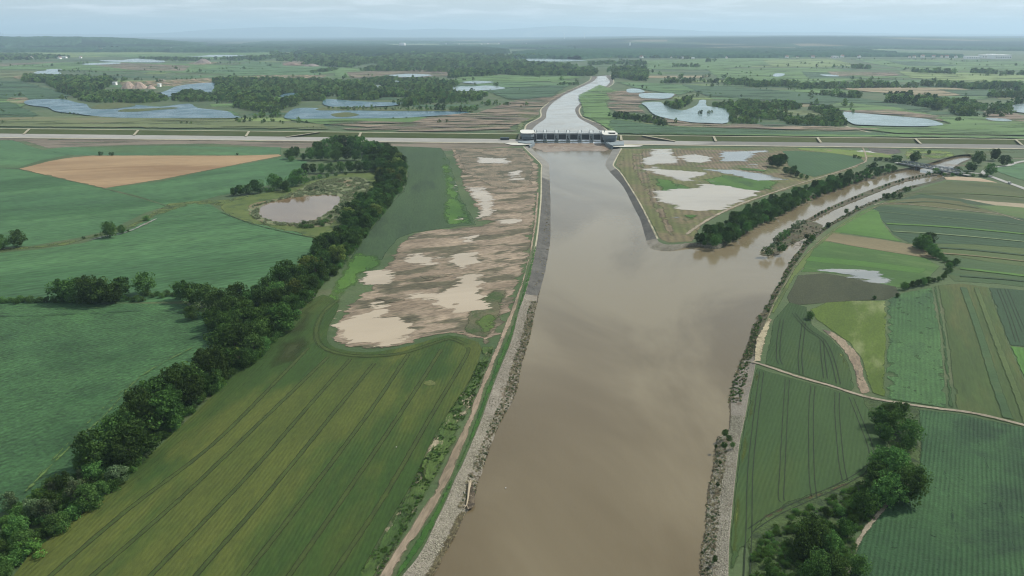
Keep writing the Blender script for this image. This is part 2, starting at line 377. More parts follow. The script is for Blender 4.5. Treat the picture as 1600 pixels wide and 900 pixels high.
# ------------------------------------------------------------------ banks
stone_grey = G('bank_stone_grey', (104,101,94), (124,119,110), .05, (82,80,74), (.5,.7), .25, (1.0,.35), bump=.8)
stone_dark = G('bank_stone_dark', (88,87,83), (104,102,96), .05, (70,70,66), (.5,.7), .3, (1.2,.3), bump=.6)
conc_bank = G('bank_concrete', (130,129,122), (146,144,136), .05, None, fine=(.8,.08), bump=.1)
scrub_bank = G('bank_scrubby_stone', (104,98,84), (122,114,98), .04, (72,72,56), (.44,.6), .2, (1.0,.42), bump=.9)
light_bank = G('bank_stone_light', (130,124,112), (152,145,132), .05, (112,98,82), (.55,.7), .2, (1.3,.3), bump=.9)
def bank(name, o, w, wl, mat, rough_amp=0.0, label=None):
    A = np.array(PP(o)); B = np.array(PP(w, wl))
    if rough_amp: B = np.array(rough_line([tuple(p) for p in B], rough_amp, 7))
    A[:, 2] = 0.12
    n = len(A); C = A + (B - A) * 1.35; C[:, 2] = 0 + (wl - 0) * 1.35
    V = []; rows = []
    for t in (0, .25, .5, .75, 1.0):
        q = A + (C - A) * t; rows.append(q)
    rows.insert(0, A + (A - B) * .04 + np.array([0, 0, -.3]))
    for q in rows: V += [tuple(p) for p in q]
    m = len(rows); Fc = []
    for j in range(m - 1):
        for i in range(n - 1): Fc.append((j * n + i, j * n + i + 1, (j + 1) * n + i + 1, (j + 1) * n + i))
    return obj(name, mesh(name, V, Fc, mat), kind='structure', label=label)
def seg(o, w, y0, y1):
    I = [i for i, p in enumerate(o) if y0 <= p[1] <= y1]; a, b = min(I), max(I) + 1
    return o[a:min(b + 1, len(o))], w[a:min(b + 1, len(w))]
bank('left_bank_concrete', *seg(lo, lw, 0, 268), WL, conc_bank)
bank('left_bank_revetment', *seg(lo, lw, 268.01, 458), WL, stone_dark, .4)
bank('left_bank_scrubby', *seg(lo, lw, 458.01, 1100), WL, light_bank, 1.0)
i1 = max(i for i, p in enumerate(ro) if p[1] > 677); i2 = min(i for i, p in enumerate(ro) if p[1] < 560)
bank('right_bank_near', ro[:i1 + 1], rw[:i1 + 1], WL, light_bank, .8)
bank('right_bank_middle', ro[i1:i2 + 1], rw[i1:i2 + 1], WL, light_bank, .5)
bank('right_bank_far', ro[i2:], rw[i2:], WL, G('bank_earth', (84,80,62), (100,94,74), .05, (66,76,46), (.45,.6), .12, (1.0,.35)), 1.6)
k1 = [i for i, p in enumerate(no) if p[0] < 1090]; k0 = min(k1)
bank('wooded_bank', no[:k0 + 1], nw[:k0 + 1], WL, G('bank_earth'  , 0, 0), 1.2)
kt = min(i for i, p in enumerate(no) if i > k0 and p[1] < 376); kc = min(i for i, p in enumerate(no) if i > kt and p[1] < 265)
bank('peninsula_tip', no[k0:kt + 1], nw[k0:kt + 1], WL, G('tip_stone', (128,124,112), (146,140,128), .05, (100,100,84), (.5,.7), .2, (1.3,.3)), .6)
bank('peninsula_revetment', no[kt:kc + 1], nw[kt:kc + 1], WL, stone_dark, .3)
bank('peninsula_concrete', no[kc:], nw[kc:], WL, conc_bank)
bank('channel_left_bank', ulo, ulw, WU, stone_grey, .4)
bank('channel_right_bank', uro, urw, WU, stone_grey, .4)
ang_dt = angle_of([(650,850),(745,650)])
cpath = G('path_concrete', (170,164,140), (186,180,156), .1, None, fine=(.8,.12), bump=.1)
gpath = G('path_gravel', (142,134,116), (160,150,130), .05, (120,112,92), (.5,.7), .2, (1.0,.2), soft=(.3,.6,4))
dpath = G('path_dirt', (136,122,102), (164,148,128), .05, (104,96,78), (.5,.66), .15, (.9,.35), soft=(.5,.6,3), aniso=(ang_dt, 5))
off = lambda L, dx, dy=0: [(x + dx, y + dy) for x, y in L]
restart(.012)
ribbon('channel_left_path', off(ulo, -1.4), 3.2, cpath, sm=0); ribbon('channel_right_path', off(uro, 1.3), 3.0, cpath, sm=0)
ribbon('left_bank_path', off(seg(lo, lw, 0, 458)[0], -1.3), 1.6, cpath, sm=0)
ribbon('peninsula_path', off(no[kt:], 1.3), 1.8, cpath, sm=0)

# ------------------------------------------------------------------ crops and fields
AN = {}
ang = lambda *p: angle_of(p)
aL = ang((330,640),(640,560)); aOl = ang((160,900),(430,600))
kale = G('crop_blue_green', (52,86,50), (66,104,60), .012, (44,78,42), (.5,.66), .02, (.5,.55), rows=(ang((0,600),(320,500)), 3.0, .1), bump=.6)
kale2 = G('crop_blue_green_pale', (60,98,60), (76,116,71), .01, (52,90,50), (.5,.66), .012, (.28,.4), rows=(ang((0,440),(450,380)), 6.0, .06), bump=.5, aniso=(ang((0,440),(450,380)), 3))
kale3 = G('crop_far_green', (64,102,66), (79,117,73), .01, (74,100,58), (.52,.68), .008, (.22,.3), soft=(1,1.5,9), bump=.3, aniso=(ang((0,270),(450,300)), 3))
stub = G('stubble', (150,124,92), (168,142,106), .02, (140,112,80), (.5,.68), .03, (.3,.14), rows=(ang((60,262),(430,246)), 9.0, .07), soft=(1,1.2,6), aniso=(ang((60,262),(430,246)), 5))
verge = G('verge', (82,100,46), (98,112,56), .03, (64,84,42), (.5,.65), .08, (.8,.25), soft=(1.5,3,10), bump=.5)
bright = G('bright_grass', (60,98,34), (80,116,44), .02, (52,84,36), (.5,.65), .05, (.6,.2), soft=(4,9,14), bump=.4, aniso=(ang((700,240),(720,350)), 2))
olive = G('olive_cereal', (66,82,28), (86,95,37), .02, (50,76,24), (.46,.62), .022, (.9,.24), rows=(aOl, 1.6, .05), bump=.35, aniso=(aOl, 3))
mud = G('bare_mud', (128,114,96), (160,144,124), .03, (94,90,70), (.48,.58), .06, (.5,.5), soft=(.8,8,10), bump=.7, aniso=(ang((620,500),(750,480)), 2.6))
mud2 = G('wet_mud', (116,108,90), (142,128,108), .03, (90,88,70), (.46,.58), .06, (.5,.5), soft=(2,8,14), bump=.7)
mudgreen = G('weedy_mud', (84,88,62), (104,100,74), .03, (66,84,44), (.46,.6), .06, (.7,.35), soft=(2,5,12), bump=.6)
puddle = WATER('flood_puddle', (176,160,134), (188,172,146), .02, .12, (.3, .06, .03), soft=(.4, 16, 9), aniso=(ang((620,500),(750,480)), 4.5))
puddle_r = WATER('flood_puddle_grey', (170,160,142), (182,172,152), .02, .16, (.3, .06, .03), soft=(.8, 20, 14), aniso=(ang((1000,310),(1200,312)), 4))
puddle_b = WATER('flood_puddle_blue', (130,134,130), (150,152,146), .02, .1, (.3, .06, .03), soft=(1.0, 16, 12), aniso=(0, 4))
GL = {}
def F(n, px, mat, sm=0, e=0, h=0, **k): return sheet(n, px, mat, sm=sm, edge=e, h=h, **k)

def grow(pts, k=1.14):
    cx_, cy_ = sum(p[0] for p in pts) / len(pts), sum(p[1] for p in pts) / len(pts); return [(cx_ + (x - cx_) * k, cy_ + (y - cy_) * k) for x, y in pts]
# far side of the inlet and the land beyond the embankment (farther things first)
fg = [G('far_green_%d' % i, c, tuple(min(255, v + 10) for v in c), .006, c3, (.5,.68), .01, (.12,.12), soft=(4,8,60), bump=0, aniso=(0.0,3))
      for i, (c, c3) in enumerate([((88,120,62),(74,100,56)), ((56,88,54),(48,76,50)), ((116,136,76),(96,118,66)), ((98,110,66),(118,116,82)), ((146,134,104),(120,116,84)), ((74,108,64),(92,122,72))])]
fmud = G('far_bare_earth', (128,114,96), (150,134,114), .01, (104,96,82), (.48,.62), .02, (.2,.3), soft=(3,8,30), bump=.3, aniso=(0,3))
fsand = G('far_sand', (176,150,122), (190,168,140), .01, (150,122,98), (.48,.62), .02, (.2,.2), soft=(3,6,30), bump=.3)
def farfield(pts, i): F('far_field', pts, fg[i], e=8)
restart(.008)
_r = random.Random(21); HEDGES = []; _chan = [(810,218),(826,185),(846,165),(895,135),(920,118),(925,112),(960,112),(966,130),(925,158),(915,180),(950,190),(966,218)]
for yb, hh in ((198,5),(190,5),(180,5),(168,5),(156,4.5),(146,4),(137,3.5),(129,3),(122,2.6),(115.5,2.2),(110,2.0),(105,1.7),(101,1.4),(97.5,1.2),(94.5,1.0),(91.5,.9)):
    x = -80 + _r.uniform(0, 60)
    while x < 1690:
        w = _r.uniform(40, 150); sk = _r.uniform(-18, 18); y0, y1 = yb, yb - hh * _r.uniform(.8, 1.5)
        corners = [(x, y0), (x + w, y0), (x + w + sk, y1), (x + sk, y1), (x + w / 2, y0), (x + w / 4, y0), (x + w * .75, y0), (x + w / 2 + sk, y1)]
        if _r.random() < .72 and not inside(corners, _chan).any() and not inside(_chan, corners[:4]).any():
            F('far_field', [(x, y0), (x + w, y0 + _r.uniform(-.3, .3)), (x + w + sk, y1), (x + sk, y1 + _r.uniform(-.2, .2))], fg[_r.choice([0, 0, 1, 1, 2, 3, 5, 5, 0, 1, 5, 4])], e=8)
            if _r.random() < .45: HEDGES.append(((x + sk, y1), (x + sk + w * _r.uniform(.2, .9), y1)))
            if _r.random() < .25: HEDGES.append(((x + w, y0), (x + w + sk, y1)))
        x += w * _r.uniform(.9, 1.3)
for pts, i in [
 ([(-60,100),(180,97),(400,103),(560,106),(560,112),(400,124),(340,116),(200,112),(-60,108)],0), ([(-60,108),(80,112),(40,122),(-60,120)],3), ([(-60,125),(40,128),(120,150),(60,158),(-60,150)],1),
 ([(-60,150),(60,158),(20,175),(-60,178)],0), ([(-60,163),(20,160),(66,180),(60,185),(-60,188)],1), ([(-60,82),(200,80),(300,84),(150,90),(-60,92)],2), ([(100,86),(420,82),(520,84),(400,96),(200,90)],0),
 ([(400,96),(520,105),(500,118),(420,122),(300,112)],5), ([(520,108),(560,106),(640,112),(600,122),(520,120)],0), ([(640,105),(700,104),(780,115),(750,118),(660,112)],3),
 ([(730,118),(860,117),(920,121),(870,127),(780,130),(700,126)],0), ([(740,130),(800,128),(900,131),(885,137),(800,146),(745,138)],5), ([(745,138),(890,134),(868,152),(840,157),(790,156),(770,148)],1),
 ([(960,128),(1060,132),(1100,140),(1062,150),(990,138)],5), ([(1060,132),(1200,140),(1330,152),(1470,172),(1440,178),(1200,158),(1100,150)],1), ([(1000,95),(1200,90),(1260,98),(1100,110),(1010,108)],0),
 ([(1100,108),(1300,106),(1400,122),(1250,132),(1120,124)],0), ([(1190,94),(1300,92),(1350,104),(1200,104)],2), ([(1330,92),(1600,96),(1660,110),(1450,112),(1360,100)],0), ([(1380,95),(1470,98),(1500,104),(1420,104)],1),
 ([(1250,112),(1290,114),(1350,122),(1260,124)],1), ([(1400,112),(1660,118),(1660,132),(1500,128),(1420,122)],2), ([(1290,136),(1500,138),(1560,148),(1450,152),(1330,142)],4), ([(1230,134),(1320,140),(1330,150),(1240,144)],0),
 ([(1460,140),(1600,142),(1600,152),(1500,150)],1), ([(1310,160),(1400,168),(1470,182),(1330,176),(1280,168)],0), ([(1450,184),(1520,182),(1660,190),(1660,214),(1400,210),(1330,202),(1340,198),(1440,200),(1480,194)],0),
 ([(900,150),(936,132),(960,140),(985,150),(950,160),(960,180),(1000,195),(1200,205),(1450,212),(1660,216),(1660,220),(960,211),(950,205),(925,190),(908,182),(906,168)],0),
 ([(952,186),(1040,198),(1200,204),(1400,209),(1385,213),(960,211),(945,198)],1), ([(800,176),(845,166),(846,182),(828,192),(818,206),(800,206),(805,190)],3), ([(300,180),(400,190),(510,195),(520,204),(-60,199),(-60,186),(120,182)],3),
 ([(440,187),(700,183),(640,195),(500,196)],0), ([(1005,70),(1300,74),(1500,84),(1300,90),(1050,88)],5), ([(820,84),(960,82),(1020,88),(900,90)],0), ([(1180,72),(1400,70),(1480,76),(1300,80)],2), ([(1280,66),(1400,64),(1420,68),(1300,70)],4), ([(1000,66),(1150,66),(1180,70),(1030,70)],0), ([(700,68),(860,67),(900,72),(720,73)],3), ([(590,66),(680,66),(690,70),(600,70)],2),
 ]: farfield(pts, i)
for pts in [[(505,196),(560,190),(640,192),(680,180),(740,178),(800,158),(860,152),(885,142),(915,130),(880,150),(856,163),(846,172),(846,180),(820,192),(800,200),(812,207),(640,207),(540,204)],
 [(945,146),(985,140),(1020,145),(1060,148),(1050,156),(1008,158),(1000,168),(1020,182),(1080,193),(1200,195),(1400,203),(1300,206),(1180,203),(1060,199),(1000,190),(1012,180),(990,176),(965,178),(945,168),(950,158)],
 [(540,113),(700,108),(760,112),(700,120),(600,124),(545,122)], [(440,97),(470,95),(505,99),(480,104),(440,103)], [(1390,172),(1470,182),(1480,192),(1440,186),(1330,180),(1300,174)], [(1530,172),(1580,176),(1660,196),(1540,192)], [(-20,100),(30,99),(120,96),(-20,106)],
 [(130,100),(190,98),(300,103),(290,112),(200,110)],[(1290,112),(1400,114),(1410,119),(1300,120)]]: F('far_bare_ground', pts, fmud, e=6)
for pts in [[(185,128),(230,127),(300,124),(345,121),(420,118),(520,118),(500,122),(420,124),(340,130),(275,136),(250,136),(190,137)], [(18,121),(35,117),(70,122),(60,126),(25,124)], [(292,99),(315,96),(345,98),(330,101),(300,102)], [(10,154),(45,153),(50,160),(30,164),(8,160)]]: F('sand_pit', pts, fsand, e=4)
LAKES = [('lake', [(38,162),(47,157),(97,156),(118,161),(135,164),(142,171),(160,171),(185,171),(205,166),(215,165),(250,168),(295,163),(310,170),(355,175),(366,182),(366,185.5),(190,185.5),(120,179),(87,175),(75,169),(50,166)], lake_w),
 ('lake', [(444,184),(460,171),(497,170),(525,172),(560,174),(615,175),(725,176),(720,179),(655,184),(612,186),(482,187),(455,187)], lake_w),
 ('lake', [(507,157),(520,156),(540,158),(575,160),(630,162),(615,166),(575,168),(540,169),(520,168),(505,164)], lake_w), ('lake', [(437,150),(457,146),(476,149),(462,154),(444,153)], lake_w),
 ('lake', [(245,149),(262,142),(275,136),(300,132),(332,130),(340,135),(334,150),(318,146),(300,140),(282,144),(265,152)], lake_w),
 ('lake', [(53,115),(60,112),(72,111),(74,109),(97,108.5),(90,112),(97,116),(78,117)], pale_w), ('lake', [(155,95.5),(175,94),(190,94.5),(215,92),(255,95),(250,98),(190,97.5)], pale_w),
 ('lake', [(285,88),(310,88),(337,86),(385,87),(375,89.3),(320,89)], pale_w), ('lake', [(437,85),(447,84),(459,85),(447,87)], pale_w), ('lake', [(600,119),(620,117),(640,116),(677,118),(650,121),(620,121)], pale_w),
 ('lake', [(706,138),(715,136),(740,136),(757,134.5),(775,135.5),(790,138.5),(775,141),(740,143),(715,143)], pale_w), ('lake', [(722,129),(745,127),(772,129),(750,131.5),(735,131)], pale_w),
 ('lake', [(585,135),(600,136),(598,143),(588,143)], pale_w), ('lake', [(608,126),(622,127),(628,131),(618,132)], pale_w), ('lake', [(805,95),(830,91.5),(875,91),(890,93),(917,95),(880,96.5),(830,96)], pale_w), ('lake', [(130,100),(180,98),(187,100),(140,102)], pale_w),
 ('lake', [(979,141),(985,139.5),(1000,140),(1007,145),(990,146),(980,145)], teal_w), ('lake', [(999,147.5),(1020,146.5),(1050,147),(1053,150),(1043,155),(1020,155),(1002,154)], teal_w),
 ('lake', [(1003,162),(1030,160.5),(1040,166),(1065,174),(1088,166),(1093,158),(1103,158),(1105,167),(1135,172),(1137,193),(1105,193.5),(1080,192.5),(1040,186),(1020,179),(1010,168)], teal_w),
 ('lake', [(1311,177),(1340,178),(1375,181),(1410,184),(1445,187),(1465,192),(1472,197),(1425,199),(1355,197),(1330,194)], teal_w),
 ('lake', [(1582,166),(1620,163),(1640,178),(1584,176)], pale_w), ('lake', [(1141,127),(1161,127),(1158,130),(1150,129)], pale_w), ('lake', [(1208,120),(1211,115.5),(1226,116),(1221,120)], pale_w), ('lake', [(1282,117),(1306,118),(1310,120),(1290,119.6)], pale_w),
 ('lake', [(1540,186),(1570,187),(1580,191),(1550,190)], pale_w), ('lake', [(980,119),(1000,118),(1006,120),(985,121)], pale_w)]
for n, pts, m in LAKES: sheet(n, pts, m, sm=3, jitter=max(.8, scale_at(*pts[0]) * .5))
islm = G('island_grass', (92,98,52), (76,92,48), .02, None, fine=(.3,.2), bump=.3)
for pts in [[(142,171),(150,166),(160,163),(180,161),(205,163),(212,167),(190,170),(165,172)],[(184,175),(195,172),(230,171),(272,169),(276,171),(250,173),(215,176),(190,176)],[(517,180),(530,178),(545,177),(562,181),(545,184),(525,184)],[(497,171),(520,168),(560,169),(640,172),(725,173),(735,175),(640,175),(560,174),(500,174)],[(1290,186),(1292,186),(1292,187)]]:
    sheet('island', pts, islm, sm=2)

restart(.012)
# left side, between the embankment and the hedges
F('bare_ground_by_embankment', [(-60,214),(820,223),(822,228),(700,236),(440,232),(330,225),(200,227),(70,232),(40,222),(-60,219)], G('bare_ground', (112,102,88), (130,120,104), .02, (96,92,76), (.5,.65), .03, (.4,.25), soft=(2,6,30), aniso=(0,4)), e=6)
F('green_strip', [(60,235),(100,230),(250,228),(440,230),(440,243),(300,242),(145,243),(110,243)], kale3, e=3)
F('crop_field', [(-60,219),(22,219),(60,232),(110,242),(60,252),(28,263),(-60,262)], kale3, e=3)
F('crop_field', [(-60,259),(28,265),(162,295),(240,316),(262,322),(228,332),(170,360),(120,372),(50,384),(-60,390)], kale2)
F('crop_field', [(165,294),(250,284),(345,263),(440,246),(480,252),(470,275),(380,300),(345,305),(290,320),(258,320),(215,306)], kale2)
F('stubble_field', [(28,264),(48,259),(75,252),(103,247),(143,243),(250,243),(380,243),(437,241),(441,243.5),(346,262),(250,281),(162,294.5)], stub, e=2.5)
F('crop_field', [(-60,400),(60,390),(130,380),(205,357),(250,332),(290,318),(325,317),(345,330),(400,350),(480,366),(500,372),(490,395),(440,450),(380,480),(330,470),(-60,478)], kale2)
F('crop_field', [(-60,476),(150,474),(290,475),(335,500),(335,540),(310,590),(280,612),(205,670),(140,735),(60,775),(-60,830)], kale)
F('verge', [(345,318),(380,305),(420,300),(480,284),(560,266),(600,268),(590,300),(560,340),(540,350),(520,378),(470,368),(420,356),(370,344),(345,330)], verge, sm=2, e=5)
F('verge', [(262,318),(300,314),(345,312),(400,304),(345,322),(300,320),(250,336),(210,356),(100,384),(-60,400),(-60,392),(60,384),(130,372),(200,352)], verge, e=3)
reedm = G('reed_bed', (108,118,82), (124,130,96), .03, (130,112,84), (.5,.64), .05, (.8,.35), soft=(1,3,9), bump=.8)
F('reed_bed', [(385,322),(410,314),(440,308),(462,296),(500,282),(560,276),(580,286),(572,306),(555,318),(540,330),(520,352),(490,356),(450,354),(410,350),(390,338)], reedm, sm=2, e=4)
hp = sheet('pond_water', POND, pond_w, sm=3, jitter=1.0, label='brown pond water among the reeds')
F('crop_field', [(598,228),(640,229),(690,231),(703,250),(712,280),(722,310),(742,342),(746,352),(690,358),(648,364),(625,372),(610,390),(598,408),(545,405),(560,380),(600,330),(630,296),(636,270),(620,248)], G('crop_dark_green', (52,76,46), (64,88,52), .012, (46,66,42), (.5,.66), .02, (.5,.2), bump=.5, aniso=(ang((660,240),(650,350)), 4), soft=(1,2,8)), e=3)
F('bright_grass', [(690,240),(702,246),(712,272),(724,306),(742,335),(745,350),(700,354),(686,350),(684,320),(690,290),(684,262)], bright, e=12)
F('bright_grass', [(540,402),(560,392),(598,398),(608,412),(600,424),(575,428),(566,446),(545,466),(520,482),(500,470),(520,430)], bright, e=12)
F('bare_mud', [(700,232),(819,230),(845,258),(845,300),(843,335),(838,372),(830,412),(818,448),(800,490),(784,528),(770,548),(748,545),(735,531),(700,524),(660,534),(620,545),(570,551),(530,545),(512,533),(515,510),(530,482),(550,466),(570,452),(578,428),(600,410),(610,390),(640,364),(700,356),(745,352),(744,335),(722,300),(712,262)], mud, e=10)
F('wet_mud', [(705,233),(819,231),(838,258),(835,290),(790,300),(760,290),(720,270),(712,250)], mud2, e=12)
F('weedy_ground', [(722,492),(745,468),(770,452),(800,450),(792,480),(775,520),(755,540),(735,528),(715,520)], mudgreen, e=8)
F('weedy_ground', [(735,505),(750,490),(775,488),(785,500),(772,520),(750,525)], G('weedy_green', (66,92,36), (82,104,46), .04, (96,96,66), (.52,.66), .1, (.8,.25), soft=(2,5,9)), e=6)
PUD = [[(512,532),(518,512),(535,487),(562,492),(580,478),(592,465),(612,478),(614,496),(655,512),(648,524),(625,535),(600,541),(570,537)], [(630,464),(660,456),(690,458),(705,446),(722,428),(752,432),(756,458),(766,480),(730,496),(700,488),(690,478)], [(560,446),(568,425),(590,421),(620,424),(620,444),(588,447)],
 [(680,404),(722,396),(748,394),(750,410),(722,420),(700,410)], [(628,402),(660,396),(690,412),(686,420),(640,414)], [(715,374),(747,368),(750,382),(725,384)], [(728,294),(757,295),(773,308),(773,336),(738,343),(748,325),(738,310)], [(690,344),(722,336),(722,345),(700,346)], [(698,296),(713,290),(715,300),(702,303)], [(608,398),(627,391),(630,401),(612,403)], [(775,345),(812,340),(815,352),(785,352)], [(640,372),(672,364),(676,372),(645,378)], [(790,270),(815,266),(818,280),(795,282)], [(745,246),(790,248),(800,256),(750,256)], [(766,380),(800,376),(795,386),(770,388)]]
for pts in PUD: F('flood_puddle', grow(pts), puddle, e=20)
for pts in [[(690,476),(720,470),(728,482),(705,488)], [(575,466),(600,458),(640,470),(620,480),(590,474)], [(640,430),(700,424),(712,434),(660,444)]]: F('mud_patch', pts, mud, e=8)
# long dirt track beside the near left bank and the strips either side of it
F('weedy_strip', [(745,540),(775,542),(752,602),(735,647),(705,708),(678,767),(644,822),(600,892),(560,960),(510,960),(558,892),(598,826),(638,760),(666,698),(694,648),(730,596),(750,556)], G('weedy_strip', (56,80,34), (82,104,46), .06, (150,140,116), (.54,.62), .16, (.8,.5), soft=(1,2.5,5), bump=.8, aniso=(ang_dt, 2.5)), e=4)
F('dirt_track', [(838,300),(843,300),(839,350),(832,390),(822,430),(808,480),(800,505),(782,550),(760,605),(745,649),(731,686),(708,742),(678,800),(650,844),(617,897),(570,975),(535,975),(592,899),(643,822),(677,767),(704,708),(732,650),(749,602),(774,542),(794,495),(815,440),(826,400),(834,350)], dpath, e=1.5)
F('grass_strip', [(835,385),(839,386),(834,412),(829,436),(822,459),(811,489),(801,530),(782,575),(765,620),(755,649),(747,672),(724,722),(712,747),(692,797),(667,847),(630,899),(585,970),(568,975),(617,897),(650,844),(678,800),(708,742),(731,686),(745,649),(760,605),(782,550),(802,505),(815,462),(824,430)], G('grass_strip', (44,84,26), (60,98,34), .06, (84,100,52), (.6,.75), .1, (1.0,.22), soft=(.3,1.0,4), bump=.5), e=1.2)
# olive cereal field with tramlines
OL = [(20,906),(50,866),(105,826),(195,750),(290,662),(395,560),(445,515),(480,478),(505,462),(530,478),(515,508),(511,532),(525,546),(570,553),(620,547),(660,537),(700,526),(735,533),(753,546),(734,596),(698,650),(670,700),(642,761),(602,828),(564,896),(525,960),(-40,960)]
F('olive_cereal_field', OL, olive, sm=2, h=.35)
oz = LAYER[0] + .4
tram = G('tramline', (46,56,26), (56,64,30), .1, None, fine=(.9,.3), soft=(.08,.25,3), bump=.2)
tramb = G('tramline_band', (56,72,27), (68,84,32), .1, None, fine=(.9,.2), soft=(.4,.6,5), bump=.2)
headm = G('headland_dark', (50,62,26), (60,70,30), .05, None, fine=(.9,.2), soft=(7,9,40), bump=.2)
F('flattened_crop', [(430,520),(470,480),(505,460),(520,470),(500,492),(492,520),(500,545),(470,570),(440,580),(395,600)], headm, e=14, z=oz)
def tramline(pts, z, w=.6, gap=.75, m=tram):
    W = np.array([p[:2] for p in PP(smooth(pts, 4, False), 0)]); t = np.gradient(W, axis=0); t /= np.linalg.norm(t, axis=1)[:, None]; nr = np.stack([-t[:, 1], t[:, 0]], 1)
    if m is tram and w > .5: ribbon('tramline_band', [tuple(p) for p in W], 3.0, tramb, z=z, sm=0, world_pts=True)
    for s in (-1, 1): ribbon('tramline', [tuple(p) for p in W + nr * gap * s], w, m, z=z + .01, sm=0, world_pts=True)
for pts in [[(482,546),(440,590),(330,700),(200,800),(85,899),(30,950)],[(513,560),(420,650),(285,780),(150,899),(90,955)],[(548,563),(480,640),(380,755),(240,899),(180,965)],[(585,570),(520,650),(410,785),(310,899),(255,970)],[(638,556),(575,650),(470,790),(385,899),(330,970)],[(690,548),(625,650),(520,805),(455,899),(405,970)],[(730,545),(728,560),(675,650),(600,780),(522,899),(480,960)]]: tramline(pts, oz + .02)
tramline([(530,470),(506,490),(494,520),(505,545),(550,558),(620,556),(680,538),(705,532),(728,541)], oz + .05, gap=1.6)
tramline([(470,500),(400,580),(300,680),(180,780),(40,895)], oz + .08, w=.35, gap=1.0)
sheet('flattened_patch', [(660,600),(672,595),(684,600),(680,606),(664,606)], G('flattened_pale', (104,112,66), (84,94,44), .2, None, fine=(1.5,.4), soft=(.3,1.2,3)), sm=2, edge=1.5, z=oz + .1)

restart(.012)
# peninsula between the inflow and the right branch
F('meadow_green', [(968,232),(1240,230),(1360,246),(1340,262),(1270,286),(1200,306),(1130,334),(1098,352),(1085,378),(1040,380),(1028,372),(1015,348),(1000,320),(982,288),(966,264),(960,257)], G('peninsula_meadow', (88,96,54), (106,108,66), .015, (114,104,78), (.46,.6), .02, (.4,.3), rows=(ang((1030,270),(1060,370)), 6.5, .16), soft=(1,2,8), bump=.5), e=4)
F('ploughed_strip', [(985,240),(1010,238),(1010,262),(1030,300),(1050,345),(1060,370),(1040,368),(1020,330),(1000,290),(985,262)], G('furrowed_earth', (106,94,74), (122,110,88), .02, (92,98,60), (.48,.62), .04, (.5,.35), rows=(ang((1030,270),(1060,370)), 5.0, .28), soft=(2,5,12)), e=6)
F('ploughed_strip', [(1000,234),(1200,234),(1215,250),(1195,272),(1100,262),(1030,258),(1000,250)], G('furrowed_earth', 0, 0), e=8)
F('bright_grass', [(968,234),(982,238),(975,256),(990,290),(1010,325),(1030,364),(1026,374),(1016,352),(1000,320),(980,288),(964,262),(962,254)], bright, e=3)
F('meadow_patch', [(1090,280),(1130,272),(1190,278),(1225,285),(1215,296),(1180,302),(1110,292)], bright, e=12)
F('meadow_patch', [(1010,275),(1060,282),(1090,296),(1060,304),(1025,300)], bright, e=12)
for pts in [[(1010,246),(1016,235),(1048,234),(1054,243),(1062,252),(1055,256),(1035,256),(1014,259),(1002,254)], [(1058,245),(1087,240),(1112,246),(1112,251),(1095,255),(1072,252)], [(1048,259),(1080,257),(1082,261),(1058,263)], [(1008,265),(1025,261),(1050,265),(1100,270),(1096,276),(1080,278),(1088,283),(1065,283),(1045,278),(1020,272)], [(1022,299),(1050,297),(1087,294),(1090,285),(1112,285),(1125,291),(1182,300),(1178,308),(1157,313),(1132,327),(1087,328),(1058,323),(1034,314)]]: F('flood_puddle', grow(pts), puddle_r, e=24)
for pts in [[(1095,265),(1150,266),(1200,273),(1225,280),(1180,283),(1142,273)], [(1125,238),(1165,236),(1182,240),(1165,252),(1128,252)], [(1165,256),(1182,255),(1184,262),(1168,264)], [(1048,339),(1062,338),(1060,345),(1050,344)], [(990,262),(1010,262),(1015,270),(1000,272)], [(1160,236),(1200,234),(1202,238),(1180,240)]]: F('flood_puddle', grow(pts), puddle_b, e=20)
F('crop_field', [(1222,236),(1245,235.5),(1305,240),(1345,246.5),(1351,252),(1333,261),(1300,270),(1273,277),(1247,270),(1230,258)], G('crop_peninsula', (50,84,48), (60,94,54), .01, None, fine=(.4,.16), soft=(.6,1,6), rows=(ang((1240,240),(1300,275)), 6, .06)), e=2)
F('meadow_lime', [(1240,231),(1300,232),(1400,240),(1395,247),(1345,246),(1300,240),(1250,235)], G('lime_grass', (96,120,46), (110,130,56), .02, (130,120,90), (.56,.68), .03, (.3,.2), soft=(1.5,4,20)), e=5)
F('flood_puddle', [(1325,234),(1370,236),(1372,240),(1335,238)], puddle_r, e=20)
F('dark_heap_ground', [(1352,231),(1408,233),(1410,239),(1395,242),(1360,238)], G('dark_earth', (78,74,68), (92,88,82), .05, None, fine=(.4,.4), soft=(1,4,10)), e=4)
F('meadow_lime', [(1416,233),(1450,233.5),(1485,237),(1494,243),(1470,248),(1440,250),(1414,249)], G('lime_grass', 0, 0), sm=2, e=3)
F('bare_ground', [(1400,248),(1440,250),(1485,244),(1500,238),(1520,241),(1518,247),(1540,252),(1520,262),(1512,268),(1478,268),(1470,256),(1440,258),(1405,256)], fmud, e=3)
F('meadow_right', [(1494,234),(1660,238),(1660,262),(1560,262),(1520,252),(1512,242)], fg[3], e=4)
F('crop_field', [(1552,262),(1590,256),(1700,246),(1700,300),(1600,283),(1560,270)], kale3, e=2)
restart(.010)
